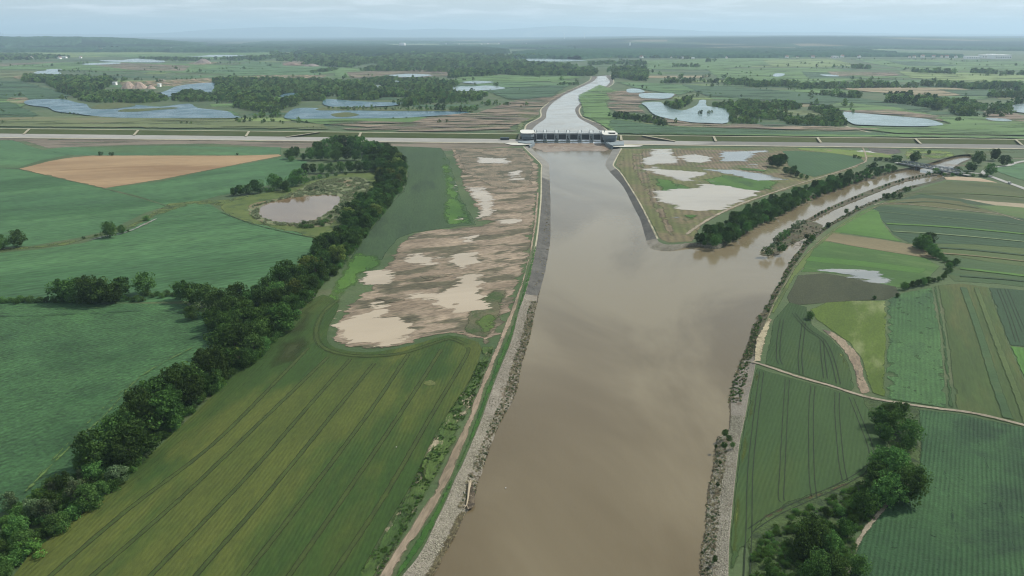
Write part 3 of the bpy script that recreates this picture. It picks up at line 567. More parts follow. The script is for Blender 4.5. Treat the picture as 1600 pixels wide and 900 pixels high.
# right-hand fields
def gm(n, c1, c2, c3=None, a=0.0, rows=None, soft=(.4,.8,5), sc=.015, fine=(.7,.18), an=3): return G(n, c1, c2, sc, c3, (.5,.66), .03, fine, rows=rows, soft=soft, bump=.4, aniso=(a, an))
aR = ang((1400,330),(1590,350)); aV = ang((1430,620),(1430,470)); aD = ang((1500,620),(1475,460))
F('grass_bank', [(1238,424),(1262,392),(1285,370),(1310,352),(1345,330),(1385,314),(1420,300),(1480,282),(1480,290),(1430,300),(1390,318),(1350,340),(1310,368),(1275,398),(1245,430),(1222,470),(1205,500),(1190,560),(1180,572),(1190,530),(1206,482)], gm('bank_grass', (82,102,46), (98,114,58), (70,84,44), aV), e=3)
F('olive_field', [(1375,316),(1420,300),(1480,283),(1560,287),(1700,300),(1700,335),(1550,318),(1440,304),(1400,312)], gm('right_olive', (74,86,48), (86,96,56), (66,80,44), aR), e=2)
F('dark_strip', [(1400,312),(1440,303),(1550,317),(1700,333),(1700,337),(1540,322),(1450,310)], gm('right_dark', (48,72,44), (58,82,50), None, aR), e=2)
F('tan_field', [(1474,277),(1495,275.5),(1532,278),(1562,286),(1520,283),(1478,281)], gm('right_tan', (168,150,124), (182,164,138), None, aR, soft=(.5,1,6)), e=2)
F('olive_field', [(1375,318),(1440,309),(1500,314),(1520,322),(1560,333),(1425,321),(1377,320)], gm('right_brown_olive', (84,88,52), (94,96,58), None, aR), e=2)
F('tan_field', [(1494,309),(1540,314),(1700,325),(1700,333),(1560,322)], gm('right_tan_pale', (150,140,116), (166,154,128), (110,110,80), aR), e=2)
F('green_strip', [(1520,321),(1560,321),(1700,333),(1700,352),(1600,342),(1562,333)], gm('right_mid_green', (76,102,52), (88,112,60), (104,112,74), aR), e=2)
F('dark_green_field', [(1360,327),(1376,321),(1560,337),(1700,352),(1700,400),(1600,388),(1520,382),(1420,380),(1395,366),(1378,345)], gm('right_deep_green', (44,72,44), (56,84,52), (64,86,48), aR, rows=(aR, 9, .12)), e=2)
F('bright_field', [(1300,362),(1345,331),(1362,326),(1374,330),(1380,348),(1396,368),(1412,379),(1370,372)], gm('right_bright', (70,110,40), (84,122,50), (60,98,38), aR), sm=0, e=2)
F('green_field', [(1412,379),(1520,382),(1600,388),(1700,400),(1700,430),(1560,412),(1500,402),(1460,394)], gm('right_olive2', (70,90,46), (82,100,54), None, aR), e=2)
F('green_field', [(1480,400),(1560,411),(1700,428),(1700,462),(1560,444),(1490,440),(1475,425)], gm('right_green3', (56,84,48), (66,92,52), (74,92,50), aR), e=2)
F('grey_strip', [(1287,376),(1300,364),(1370,373),(1425,382),(1460,396),(1466,405),(1445,403),(1340,386)], gm('right_grey_strip', (116,108,78), (130,120,90), (96,100,62), aR), e=2)
F('green_field', [(1270,390),(1287,377),(1340,386),(1445,403),(1470,416),(1455,432),(1410,450),(1385,448),(1330,430),(1285,426),(1250,425)], gm('right_grass_a', (62,96,40), (74,108,48), (84,112,56), aR), e=2)
F('bright_strip', [(1256,408),(1265,400),(1350,408),(1450,420),(1440,428),(1340,416)], gm('right_bright', 0, 0), e=3)
F('dark_fallow', [(1228,465),(1246,430),(1290,427),(1340,436),(1400,448),(1408,460),(1385,469),(1330,471),(1280,475),(1235,478)], gm('right_fallow', (60,66,42), (70,76,50), (54,62,38), aV, fine=(1.0,.25)), e=2.5)
F('flood_puddle', [(1275,422),(1300,419),(1345,421),(1372,424),(1400,436),(1384,447),(1340,438),(1310,432)], puddle_b, e=20)
F('tramline_field', [(1196,560),(1207,500),(1232,472),(1262,480),(1270,508),(1300,530),(1315,545),(1328,570),(1336,605),(1334,613),(1260,590),(1194,569)], gm('cereal_a', (48,74,34), (58,84,42), (62,84,38), aV, rows=(aV, 1.6, .04), fine=(.9,.12)), e=1.5)
F('weedy_green_field', [(1264,484),(1290,473),(1330,470),(1387,470),(1384,622),(1362,614),(1352,590),(1345,560),(1325,535),(1300,518),(1275,500)], gm('weedy_yellow_green', (74,96,28), (86,108,34), (126,136,88), aV, fine=(.9,.2), sc=.02), e=1.5)
F('mud_strip', [(1280,513),(1300,518),(1325,533),(1345,557),(1353,590),(1362,614),(1345,618),(1336,605),(1332,575),(1315,545),(1300,530)], G('mud_gully', (124,110,92), (150,136,114), .05, (96,88,76), (.5,.62), .08, (.8,.35), soft=(.4,1.2,5), aniso=(aV, 2.5)), e=2)
F('verge', [(1300,532),(1316,546),(1330,575),(1334,606),(1324,606),(1316,570),(1302,545)], verge, e=2)
F('cabbage_field', [(1385,470),(1408,458),(1457,449),(1470,520),(1482,639),(1383,623)], gm('cabbage', (60,96,52), (72,108,60), (52,84,50), aV, fine=(1.1,.34), rows=(aV, 2.2, .08), an=1.5), e=1)
F('dark_strip', [(1457,449),(1464,446),(1478,520),(1492,641),(1481,639),(1470,520)], gm('narrow_dark', (46,76,34), (54,84,40), None, aD), e=1)
F('mixed_field', [(1464,446),(1500,443),(1545,449),(1578,540),(1605,600),(1680,690),(1600,668),(1492,641),(1478,520)], gm('mixed_brown_green', (58,78,38), (70,92,44), (84,92,48), aD, sc=.03, an=6), e=1.5)
F('cereal_field', [(1543,449),(1700,462),(1700,552),(1576,540)], gm('cereal_b', (40,68,42), (50,78,48), None, aD), e=1.5)
F('bright_field', [(1577,541),(1700,553),(1720,700),(1660,662),(1603,600)], gm('right_bright2', (68,112,42), (80,122,50), None, aD, rows=(aD, 3, .1)), e=1.5)
F('weedy_corner', [(1160,800),(1230,765),(1290,745),(1340,725),(1370,695),(1350,650),(1330,618),(1440,638),(1446,740),(1380,790),(1340,840),(1322,900),(1315,980),(1150,980),(1165,870)], G('rank_weeds', (58,78,38), (74,94,48), .05, (44,62,34), (.48,.62), .1, (1.0,.4), soft=(1,2,6), bump=1.0), e=3)
F('tramline_field', [(1181,575),(1240,592),(1350,622),(1368,660),(1392,690),(1388,705),(1350,745),(1290,768),(1240,785),(1195,810),(1165,855),(1142,905),(1140,1000),(1136,1000),(1138,900),(1141,828),(1147,767),(1154,704),(1165,650),(1172,610)], gm('cereal_a', 0, 0), e=1.5)
cz = LAYER[0] + .03
F('yellow_margin', [(1181,576),(1190,578),(1183,620),(1172,680),(1162,760),(1156,830),(1152,900),(1150,980),(1137,980),(1139,900),(1142,828),(1148,767),(1155,704),(1166,650),(1173,610)], gm('yellow_margin', (84,96,34), (72,90,32), None, aV, soft=(1.2,2,8)), e=3, z=cz)
tr2 = G('tramline_b', (32,46,26), (42,56,32), .1, None, fine=(.9,.2), soft=(.03,.08,3), bump=.1)
for pts in [[(1190,582),(1180,660),(1172,740),(1170,830),(1167,900),(1166,960)],[(1230,594),(1226,660),(1222,740),(1220,778),(1224,785)],[(1270,604),(1267,650),(1268,740),(1272,778)],[(1308,614),(1308,650),(1314,720),(1320,752)],[(1330,622),(1345,660),(1360,700),(1364,728)],[(1172,830),(1210,805),(1260,782),(1310,760),(1352,735),(1382,700)]]: tramline(pts, cz + .02, w=.5, gap=.95, m=tr2)
az = LAYER[0] + .06
for pts in [[(1222,500),(1217,530),(1216,560),(1220,570)],[(1256,505),(1252,540),(1250,560),(1252,586)],[(1240,490),(1262,515),(1286,532),(1300,560),(1310,600)],[(1284,532),(1286,560),(1290,592)]]: tramline(pts, az, w=.5, gap=.9, m=tr2)
for pts in [[(1560,452),(1575,490),(1590,535)],[(1572,452),(1600,520)]]: tramline(pts, az, w=.5, gap=.9, m=tr2)
F('field_margin', [(1385,690),(1392,700),(1352,750),(1290,775),(1240,792),(1200,815),(1160,880),(1148,880),(1190,806),(1240,783),(1290,765),(1348,742)], G('margin_brown', (84,72,48), (100,86,60), .06, (66,78,42), (.5,.64), .1, (1,.3), soft=(.8,2,7)), e=3)
F('maize_field', [(1434,640),(1500,647),(1700,690),(1760,1000),(1316,1000),(1322,905),(1342,842),(1384,790),(1432,748),(1437,700)], G('maize', (46,80,46), (58,94,54), .02, (40,70,42), (.5,.66), .03, (1.3,.32), rows=(ang((1380,880),(1420,660)), 1.5, .1), soft=(.5,.8,4), bump=1.0), e=1.2)
mz = LAYER[0] + .03
ribbon('field_edge_track', [(1430,746),(1385,790),(1345,840),(1325,890),(1318,960)], 2.2, gpath, z=mz)
ribbon('field_path', [(1176,566),(1196,572),(1250,590),(1300,604),(1340,617),(1380,626),(1450,637),(1520,646),(1600,665),(1720,700)], 2.9, gpath)
ribbon('field_track', [(1180,565),(1188,530),(1203,490),(1216,462),(1234,432),(1245,414),(1262,395),(1290,370),(1330,345),(1370,323),(1400,310),(1440,298)], 2.0, G('grass_track', (104,104,76), (122,118,92), .05, (82,98,54), (.45,.6), .1, (.9,.3), soft=(.3,.7,4)))
F('pale_track', [(1180,530),(1200,496),(1207,500),(1196,535),(1190,566),(1176,566)], G('pale_earth', (158,148,120), (176,166,138), .1, (120,112,88), (.5,.64), .2, (1,.3), soft=(.3,1,4)), e=1.5)
ribbon('peninsula_track', [(1072,367),(1090,354),(1120,336),(1160,318),(1200,304),(1250,287),(1300,272),(1340,258),(1353,252),(1352,240),(1348,231)], [5, 5, 4, 4, 4], G('path_light', (146,136,116), (162,152,132), .05, (122,116,94), (.5,.66), .12, (.6,.25), soft=(.5,1.4,6)))
ribbon('farm_road', [(1365,321),(1380,318),(1425,320),(1480,326),(1530,331.5),(1560,334.5),(1600,346),(1700,372)], 3.0, G('path_light', 0, 0))
ribbon('farm_road', [(1497,310),(1530,321),(1562,334)], 2.0, G('path_light', 0, 0))
ribbon('farm_track', [(1355,330),(1375,331),(1480,341),(1600,352),(1720,366)], 2.2, gm('pale_green_line', (104,124,84), (116,134,92)))
ribbon('asphalt_road', [(1505,270),(1535,272),(1548,276),(1575,286),(1600,295),(1700,335)], 6.5, G('asphalt', (160,160,156), (178,178,172), .05, None, fine=(.6,.08), bump=0))
ribbon('asphalt_road', [(1700,240),(1600,252),(1575,259),(1550,262),(1538,268),(1536,273)], 5.5, G('asphalt', 0, 0))
ribbon('field_track', [(1660,246),(1600,248),(1560,247)], 3, gpath)
ribbon('far_track', [(1320,197),(1345,204),(1390,213)], 5, cpath); ribbon('far_track', [(1520,190),(1530,198),(1537,205)], 4, gpath)
ribbon('field_path', [(25,263),(60,272),(160,295),(215,308),(258,322)], 1.6, gm('dark_edge', (48,66,36), (60,76,42)))
ribbon('ditch_water', [(140,376),(160,371),(195,364),(228,350),(245,342)], [2, 3.5, 3, 4.5, 2], G('wet_ditch', (128,120,108), (142,134,120), .1, (74,84,48), (.45,.6), .12, (.8,.2), soft=(.3,1,5), rough=.3))
ribbon('field_edge', [(345,332),(400,352),(460,366),(500,374)], 2.2, gm('dark_edge', 0, 0))

wet = G('wet_silt', (70,64,50), (88,80,62), .1, None, fine=(.9,.35), soft=(.3,1.1,3), bump=.3)
ribbon('wet_shore_line', [q for q in lw if 450 < q[1] < 1000], 2.0, wet, z=WL + .1, zz=WL, sm=0); ribbon('wet_shore_line', [q for q in rw if 500 < q[1] < 1000], 2.2, wet, z=WL + .1, zz=WL, sm=0)
for pts, w, m in [([(1385,350),(1480,355),(1600,366),(1700,378)],6,gm('right_bright',0,0)), ([(1395,362),(1480,367),(1600,378),(1700,390)],4,gm('pale_green_line',0,0)), ([(1425,386),(1520,391),(1700,410)],5,gm('right_dark',0,0)), ([(1450,395),(1530,401),(1700,420)],4,gm('right_grey_strip',0,0)), ([(1500,420),(1580,429),(1700,444)],6,gm('right_bright',0,0)), ([(1500,432),(1580,438),(1700,452)],4,gm('right_dark',0,0)), ([(1430,303),(1540,304),(1700,318)],4,gm('right_mid_green',0,0)), ([(1400,318),(1460,316),(1530,326)],3,gm('right_deep_green',0,0)), ([(1505,450),(1530,520),(1555,600),(1575,655)],5,gm('right_green3',0,0)), ([(1525,450),(1555,530),(1590,620),(1605,664)],4,gm('right_olive2',0,0))]: ribbon('crop_strip', pts, w, m)
LAYER[0] = .45
for pts in [[(1000,242),(1012,262),(1006,275),(996,262)], [(1140,262),(1180,262),(1215,268),(1190,270),(1150,266)], [(1060,335),(1120,330),(1090,345),(1060,352)], [(1180,292),(1225,286),(1205,300)], [(1030,330),(1055,352),(1052,366),(1036,352)]]: F('meadow_patch', pts, bright, e=14)
LAYER[0] = .66
ctr = G('crop_track', (78,106,52), (92,116,60), .1, None, fine=(.9,.3), soft=(.3,1.2,4), bump=.2)
cdk = G('crop_track_dark', (40,66,42), (48,76,50), .1, None, fine=(.9,.3), soft=(.2,.9,4), bump=.2)
for pts, w, m in [([(40,770),(120,690),(165,650),(220,590),(300,545)],2.2,ctr), ([(60,745),(140,660),(200,605)],1.6,ctr), ([(0,495),(60,494),(150,490),(260,486),(310,500)],1.6,cdk), ([(0,486),(120,483),(240,480)],1.4,ctr), ([(-20,640),(80,610),(180,560),(260,530),(300,528)],.9,cdk), ([(-20,560),(120,535),(230,505)],.8,cdk), ([(0,405),(90,392),(180,372),(250,352),(330,330)],1.6,ctr), ([(60,440),(200,420),(330,385),(460,372)],1.2,ctr), ([(0,375),(80,370),(170,352)],1.0,cdk), ([(0,300),(90,312),(170,340)],1.2,ctr), ([(310,320),(350,338),(420,362),(470,378)],1.0,cdk), ([(0,330),(110,328),(200,325)],1.0,cdk), ([(620,250),(612,300),(580,350),(560,385)],1.0,cdk), ([(660,240),(655,300),(640,345)],.9,cdk), ([(1455,660),(1480,760),(1500,880)],.9,cdk), ([(1520,670),(1560,780),(1590,880)],.9,cdk)]: ribbon('crop_track', pts, w, m)
# ------------------------------------------------------------------ flood embankment
cr = lambda x: 199.6 + .0109 * x
emb_green = G('embankment_grass', (66,80,36), (78,90,44), .01, (90,92,58), (.55,.7), .02, (.3,.16), bump=.4, aniso=(0,6))
emb_brown = G('embankment_bare', (88,84,62), (102,94,72), .02, (78,86,50), (.5,.64), .03, (.3,.3), bump=.4)
revet = G('embankment_revetment', (150,150,144), (168,166,160), .008, (128,128,122), (.5,.56), .006, (.2,.14), bump=.1, aniso=(.0,5))
EMB = {}
def emb(x0, x1, nm):
    xs = np.linspace(x0, x1, max(2, int(abs(x1 - x0) / 60) + 2))
    def row(dy, z): return [P(x, cr(x) + dy, z) for x in xs]
    crest2 = [(a, b + 5, 9) for a, b, c in row(1.2, 9)]; back = [(a, b + 30, -.3) for a, b, c in row(1.2, 9)]
    def strip(name, A, B, mat, parent=None, kind=None):
        n = len(A); return obj(name, mesh(name, A + B, [(i, i + 1, n + i + 1, n + i) for i in range(n - 1)], mat), parent=parent, kind=kind)
    root = strip('embankment', row(9.0, 3.02), row(1.2, 9), emb_green, kind='structure')
    root['label'] = 'long grassed flood embankment ' + nm
    strip('back_slope', crest2, back, emb_green, root); strip('crest_path', row(1.2, 9), crest2, cpath, root)
    strip('revetment', row(16.6, .05), row(9.0, 3.0), revet, root)
    strip('kerb_band', [(a, b - .5, c + .5) for a, b, c in row(16.4, .2)], [(a, b, c + .35) for a, b, c in row(15.2, .8)], cpath, root)
    return root
eL = emb(-900, 818, 'left of the gates'); eR = emb(961, 2600, 'right of the gates')
def stair(x0, y0, x1, y1, parent, w=3.6):
    a = P(x0, cr(x0) + 1.1, 9.3); b = P(x1, cr(x1) + 9.3, 3.3)
    MB().bar(a, b, w, .5).build('stair_flight', cpath, parent)
for a in [(46,200,37,209),(216,202,209,210.5),(389,204,384,213),(564,206,560,214),(812.5,208.5,810.5,217)]: stair(*a, eL)
for a in [(970,210.5,971,219.5),(1115,212,1119,221),(1277,213.5,1283,223),(1430,215.5,1439,225),(1587,217,1597,227)]: stair(*a, eR)
stair(500,206,447,213,eL,5); stair(1004,211,1055,220,eR,5)
n0 = [P(x, cr(x) + d, z) for x, d, z in ((972,8.8,3.16),(1052,8.8,3.16),(1040,4,6.9),(972,1.4,8.96))]
obj('bare_slope', mesh('bare_slope', n0, [(0, 1, 2, 3)], emb_brown), parent=eR)
# ------------------------------------------------------------------ flood gates
conc = SOLID('concrete', (205,212,212), .8, .08, .15); conc_d = SOLID('concrete_dark', (140,154,160), .8, .1, .2); white_r = SOLID('white_roofing', (232,232,222), .6, .04, .2)
gate_m = SOLID('gate_steel', (20,30,42), .5, .15, .3); dark_m = SOLID('dark_glass', (26,32,36), .25, .1, .3); steel = SOLID('bridge_steel', (120,134,144), .5, .1, .4)
foam = G('spill_foam', (300,304,308), (312,314,318), .1, (250,252,256), (.5,.66), .2, (.5,.15), bump=.5)
a = Vector(P(836, 223.0, WL)); b = Vector(P(940, 223.6, WL)); mid = (a + b) / 2; rz = math.atan2(b.y - a.y, b.x - a.x); K = (b - a).length / 104.0
dam = obj('flood_gate_dam', None, label='grey concrete river barrage with six dark gates between white-roofed end buildings', cat='dam'); dam.location = (mid.x, mid.y, 0); dam.rotation_euler = (0, 0, rz)
X = lambda px: (px - 888.0) * K
centres = [851.4, 869.5, 887.6, 905.8, 924.1]
def posts(parent, xs):
    for x in xs: MB().box((x - .45, 9, 12.4), (x + .45, 10, 16.4)).build('post', conc_d, parent)
for c in centres:
    x = X(c); w = 3.1
    p = MB().prism([(x - w, .0), (x + w, .0), (x + w, 34), (x + w * .4, 38), (x - w * .4, 38), (x - w, 34)], -6, 12.2).build('pier', conc, dam)
    MB().box((x - w - .3, -.3, 12.2), (x + w + .3, 6, 12.7)).build('pier_cap', conc, p)
    MB().box((x - w + .7, -.12, -1.0), (x + w - .7, .05, 11.2)).build('recess_panel', conc_d, p)
    MB().box((x - 1.9, -.28, 3.6), (x - .2, -.1, 8.8)).box((x - .6, -.29, 2.6), (x + 1.0, -.12, 5.0)).build('hatch', dark_m, p)
    MB().box((x - w - .25, -.6, -2.6), (x + w + .25, .4, -1.5)).build('footing', conc, p)
    posts(p, (x - w + .5, x + w - .5))
edges = [X(836.3)] + [X(c) for c in centres] + [X(940.5)]
for i in range(6):
    x0, x1 = edges[i] + (3.1 if i else 0), edges[i + 1] - (3.1 if i < 5 else 0)
    g = MB().box((x0, 8.5, 1.2), (x1, 9.3, 10.0)).build('gate', gate_m, dam)
    m = MB()
    for k in range(1, 6): m.box((x0 + (x1 - x0) * k / 6 - .15, 8.2, 1.4), (x0 + (x1 - x0) * k / 6 + .15, 8.5, 9.9))
    m.box((x0, 8.15, 3.6), (x1, 8.48, 4.0)).box((x0, 8.15, 7.0), (x1, 8.48, 7.4)).build('rib', SOLID('gate_rib', (26,36,48), .5), g)
    m = MB(); m.add([(x0, 8.4, 1.6), (x1, 8.4, 1.6), (x1, 5, 1.2), (x0, 5, 1.2), (x1, -2.2, -2.42), (x0, -2.2, -2.42)], [(0, 3, 2, 1), (3, 5, 4, 2)]).build('spillway', foam, dam)
dk = MB().box((edges[0], 7.2, 10.0), (edges[-1], 15, 12.0)).build('service_deck', conc, dam)
m = MB(); m.box((edges[0], 7.0, 12.9), (edges[-1], 7.12, 13.1)); m.box((edges[0], 14.9, 12.9), (edges[-1], 15.0, 13.1))
for k in range(41):
    x = edges[0] + (edges[-1] - edges[0]) * k / 40; m.box((x - .07, 7.0, 12.0), (x + .07, 7.1, 13.0))
m.build('railing', steel, dk)
for c, w in ((836.2, 2.0), (941.8, 3.2)):
    x = X(c); p = MB().prism([(x - w, -1), (x + w, -1), (x + w, 40), (x - w, 40)], -6, 12.3).build('abutment', conc, dam); posts(p, (x - w + .5, x + w - .5))
    MB().box((x - w + .5, -1.12, -1), (x + w - .5, -.98, 11)).build('recess_panel', gate_m, p)
def topoly(pts, z):                                          # roof outlines, drawn on the plane z, in the barrage's own axes
    o = []
    for q in pts:
        v = Vector(P(q[0], q[1], z)) - Vector((mid.x, mid.y, 0)); o.append((v.x * math.cos(-rz) - v.y * math.sin(-rz), v.x * math.sin(-rz) + v.y * math.cos(-rz)))
    return o[::-1]
def house(pts, nm, label):
    r = topoly(smooth(pts, 2), 12.5); cxm = sum(p[0] for p in r) / len(r); cym = sum(p[1] for p in r) / len(r)
    sc = lambda k, l: [(cxm + (x - cxm) * k, cym + (y - cym) * l) for x, y in r]
    h = MB().prism(sc(.97, .96), 7.5, 12.5).prism(sc(.9, .8), 3.5, 7.48).build(nm, conc_d, dam, label=label)
    MB().prism(r, 12.5, 13.2).build('roof', white_r, h)
    m = MB()
    for k in range(len(r)):
        m.bar((*r[k], 13.4), (*r[(k + 1) % len(r)], 13.4), .5, .5)
    m.build('parapet', white_r, h); return h
house([(817,209.3),(830,209.3),(836.5,207.5),(836,204.6),(830,203.6),(820,203.2),(814,204.2),(812.8,206),(814,208)], 'control_building', 'rounded control building with bare white roof')
hr = house([(941,209.5),(945,211.5),(954,211.6),(963,211.4),(965,210),(962,206.8),(957,205),(949,204.8),(941,205.4)], 'control_building', 'control building with dark rooftop window band')
tp = topoly([(952,206.2),(961,206.4),(961.5,209),(952,209)], 13.5); m = MB().prism(tp, 13.2, 15.2).build('roof_window', dark_m, hr)
MB().prism([(x * 1.0 + dx, y + .3) for (x, y), dx in zip(tp, (0, 0, 0, 0))], 15.2, 15.5).build('roof_cap', white_r, m)
MB().prism(topoly([(810,217.5),(834.5,217.5),(834.5,223.2),(822,223.4),(810,222)], 2.2), -3, 2.2).build('platform', conc_d, dam)
MB().prism(topoly([(943.5,218.5),(975,218.6),(975,226),(953,226.5),(948,223.5)], 2.4), -3, 2.4).build('platform', conc_d, dam)
MB().prism(topoly([(946.5,219),(948.6,223.6),(953,227.2),(958,229.2),(958,227.8),(954,226.2),(950.5,223),(949,219)], 1.5), -4, 3.0).build('wing_wall', conc_d, dam)
MB().prism(topoly([(836,223.4),(832,226.2),(828,228.4),(826.5,227.6),(830,225.4),(833.5,222.8)], 1.0), -4, 1.6).build('wing_wall', conc_d, dam)
wz_ = nextz(.5)
sheet('concrete_apron', [(787,223.5),(797,222.6),(822,223),(831.5,224),(830,225.6),(812,226.8),(800,226.4)], G('white_concrete', (206,204,194), (218,216,206), .1, None, fine=(.5,.05), bump=0), z=1.0, wz=1.0)
sheet('concrete_apron', [(952,226.2),(970,226),(1005,227.3),(1000,228.8),(975,229.6),(958,229.0)], G('white_concrete', 0, 0), z=1.0, wz=1.0)
turb = WATER('turbulent_water', (136,116,96), (166,150,132), .08, .3, (.18, .9, .4), soft=(3, 6, 14), aniso=(0, 2))
sheet('turbulent_water', [(832,222.6),(944,223),(950,227),(958,231),(950,237),(900,236),(850,238),(838,234),(828,229)], turb, z=WL + .03, wz=WL, edge=7)
fm = G('foam_streaks', (172,160,144), (190,180,166), .1, None, fine=(.4,.1), soft=(5, 7, 6), bump=0, aniso=(0, 3))
for q in [[(838,224),(862,223.5),(866,227),(842,228)],[(872,226),(900,225.4),(902,228),(876,229)],[(905,226),(938,225),(944,228),(915,229)],[(846,230),(880,229),(884,232),(850,233)]]: sheet('foam', q, fm, z=WL + .06, wz=WL, edge=5)
# green-blue site cabin by the embankment road
cab = obj('site_cabin', None, label='long dark slatted metal box beside the embankment road left of the gates', cat='cabin'); ca = Vector(P(781.5, 218.6, 2.6)); cab.location = ca
L = (Vector(P(795.5, 218.8, 2.6)) - ca).length
MB().box((.3, 0, 0), (L, 4, 3.4)).build('body', SOLID('cabin_blue', (36,58,72), .5), cab)
for k in range(6): MB().box((1 + k * L / 6.4, -.15, .3), (1.5 + k * L / 6.4, -.01, 3.1)).build('slat', SOLID('cabin_grey', (84,104,112), .5), cab)
MB().box((0, -.3, 3.4), (L + .3, 4.3, 3.65)).build('roof', SOLID('cabin_grey_roof', (70,92,100), .5), cab)

# ------------------------------------------------------------------ steel bridge over the right branch
A = Vector(P(1406, 254.6, 2.0)); B = Vector(P(1503, 271.5, 2.0)); br = obj('steel_truss_bridge', None, label='low grey steel truss bridge over the narrow right branch', cat='bridge'); br.location = A
L = (B - A).length; br.rotation_euler = (0, 0, math.atan2(B.y - A.y, B.x - A.x))
MB().box((-6, -3.2, -.8), (L + 10, 3.2, 0)).build('deck', SOLID('bridge_deck', (160,160,154), .8), br)
NP = 16
for side in (-3.1, 3.1):
    t = MB().bar((0, side, .2), (L, side, .2), .6, .7).bar((L / NP, side, 3.6), (L - L / NP, side, 3.6), .5, .6).build('truss', steel, br)
    for k in range(NP + 1):
        x = k * L / NP
        if 0 < k < NP: MB().bar((x, side, .3), (x, side, 3.5), .3).build('upright', steel, t)
        if k < NP:
            z0, z1 = (.3, 3.5) if k % 2 == 0 else (3.5, .3)
            MB().bar((x, side, z0), (x + L / NP, side, z1), .28).build('diagonal', steel, t)
for s in (.31, .68, .9): MB().box((L * s - 1.4, -3.4, -8), (L * s + 1.4, 3.4, -.8)).build('bridge_pier', SOLID('pier_dark', (66,70,70), .8), br)

# ------------------------------------------------------------------ trees
leaf_dark = LEAF('leaves_dark', (19,35,18), (72,98,47)); leaf_mid = LEAF('leaves_mid', (30,54,28), (92,124,64)); leaf_grey = LEAF('leaves_grey_green', (44,62,40), (98,114,80)); leaf_drab = LEAF('leaves_drab', (96,92,72), (160,150,122)); leaf_light = LEAF('leaves_light', (48,78,34), (92,120,56))
leaf_wood = LEAF('leaves_wood', (50,76,38), (112,136,72)); leaf_warm = LEAF('leaves_warm', (44,60,28), (108,122,62))
bark = SOLID('bark', (84,74,62), .9, .2, 2.0)
def leaf_quads(Cn, size, up=.25):
    n = len(Cn); nrm = np.random.randn(n, 3); nrm[:, 2] += up; nrm /= np.linalg.norm(nrm, axis=1)[:, None]
    t = np.cross(nrm, np.random.randn(n, 3)); t /= np.linalg.norm(t, axis=1)[:, None]; b = np.cross(nrm, t)
    s = size * (.6 + .8 * np.random.rand(n))[:, None]; V = np.stack([Cn - t * s, Cn - b * s * .62, Cn + t * s, Cn + b * s * .62], 1).reshape(-1, 3)
    return V, np.arange(4 * n).reshape(-1, 4)
def quads_mesh(name, V, Fc, mat, vals):
    me = bpy.data.meshes.new(name); n = len(Fc); me.vertices.add(len(V)); me.vertices.foreach_set('co', np.asarray(V, np.float32).ravel())
    k = Fc.shape[1]; me.loops.add(n * k); me.loops.foreach_set('vertex_index', Fc.ravel().astype(np.int32)); me.polygons.add(n)
    me.polygons.foreach_set('loop_start', np.arange(0, n * k, k, dtype=np.int32)); me.polygons.foreach_set('loop_total', np.full(n, k, np.int32))
    a = me.attributes.new('v', 'FLOAT', 'FACE'); a.data.foreach_set('value', np.asarray(vals, np.float32)); me.materials.append(mat); me.update(calc_edges=True); return me
def crown(name, mat, h=1.0, r=.36, base=.18, lobes=16, per=70, leaf=.035, top=.8, seed=0, squash=1.0):
    """unit-height crown: lobes of small leaves round an uneven ovoid"""
    rs = np.random.RandomState(seed); Cs, vals = [], []; ph = rs.rand() * 6.28; asym = rs.uniform(.08, .3)
    for i in range(lobes):
        u = (i + .5 + rs.uniform(-.8, .8)) / lobes; u = min(max(u, .02), .98); z = base + (h - base) * (.12 + .82 * u); prof = math.sin(math.pi * min(1, max(0.05, ((z - base) / (h - base)) ** top)) * .93) ** .7
        a = i * 2.4 + rs.rand() * 1.6; rad = r * prof * (.3 + .62 * rs.rand()) * (1 + asym * math.sin(2 * a + ph) + asym * .6 * math.sin(a - ph)); lr = r * (.2 + .34 * rs.rand() ** 1.4) * (.65 + .45 * prof)
        c = np.array([math.cos(a) * rad, math.sin(a) * rad, min(z, h - lr * .8)]); d = rs.randn(per, 3); d /= np.linalg.norm(d, axis=1)[:, None]
        p = c + d * lr * (.72 + .32 * rs.rand(per, 1)) * np.array([1, 1, .82 * squash]); Cs.append(p); tone = rs.rand()
        vals.append(np.clip(.15 + .45 * tone + .4 * rs.rand(per), 0, 1))
    C0 = np.concatenate(Cs); C0[:, 2] = np.maximum(C0[:, 2], .03); st = np.random.get_state(); np.random.seed(seed + 99); V, Fc = leaf_quads(C0, leaf); np.random.set_state(st)
    return quads_mesh(name, V, Fc, mat, np.concatenate(vals))
def trunk(seed):
    rs = random.Random(seed); m = MB(); lean = (rs.uniform(-.03, .03), rs.uniform(-.03, .03))
    m.tube([(0, 0, -.02), (lean[0] * .4, lean[1] * .4, .2), (lean[0], lean[1], .45), (lean[0] * 1.4, lean[1] * 1.4, .75)], [.028, .02, .015, .005], 7)
    for k in range(6):
        a = k * 1.05 + rs.random(); z = .24 + k * .07; d = .16 + .08 * rs.random()
        m.tube([(lean[0] * z * 2, lean[1] * z * 2, z), (math.cos(a) * d * .5, math.sin(a) * d * .5, z + .08), (math.cos(a) * d, math.sin(a) * d, z + .2)], [.011, .008, .003], 5)
    return mesh('trunk', m.v, m.f, bark)
TRUNKS = [trunk(i) for i in range(3)]
CR = {}
def kinds(key, mat, n, **k): CR[key] = [crown('crown', mat, seed=hash(key) % 1 + i * 13 + len(CR) * 101, **k) for i in range(n)]
kinds('oak', leaf_dark, 6, r=.48, base=.08, lobes=34, per=105, leaf=.030)
kinds('mid', leaf_mid, 5, r=.46, base=.06, lobes=30, per=95, leaf=.032)
leaf_reed = LEAF('leaves_reed', (92,106,76), (140,148,116))
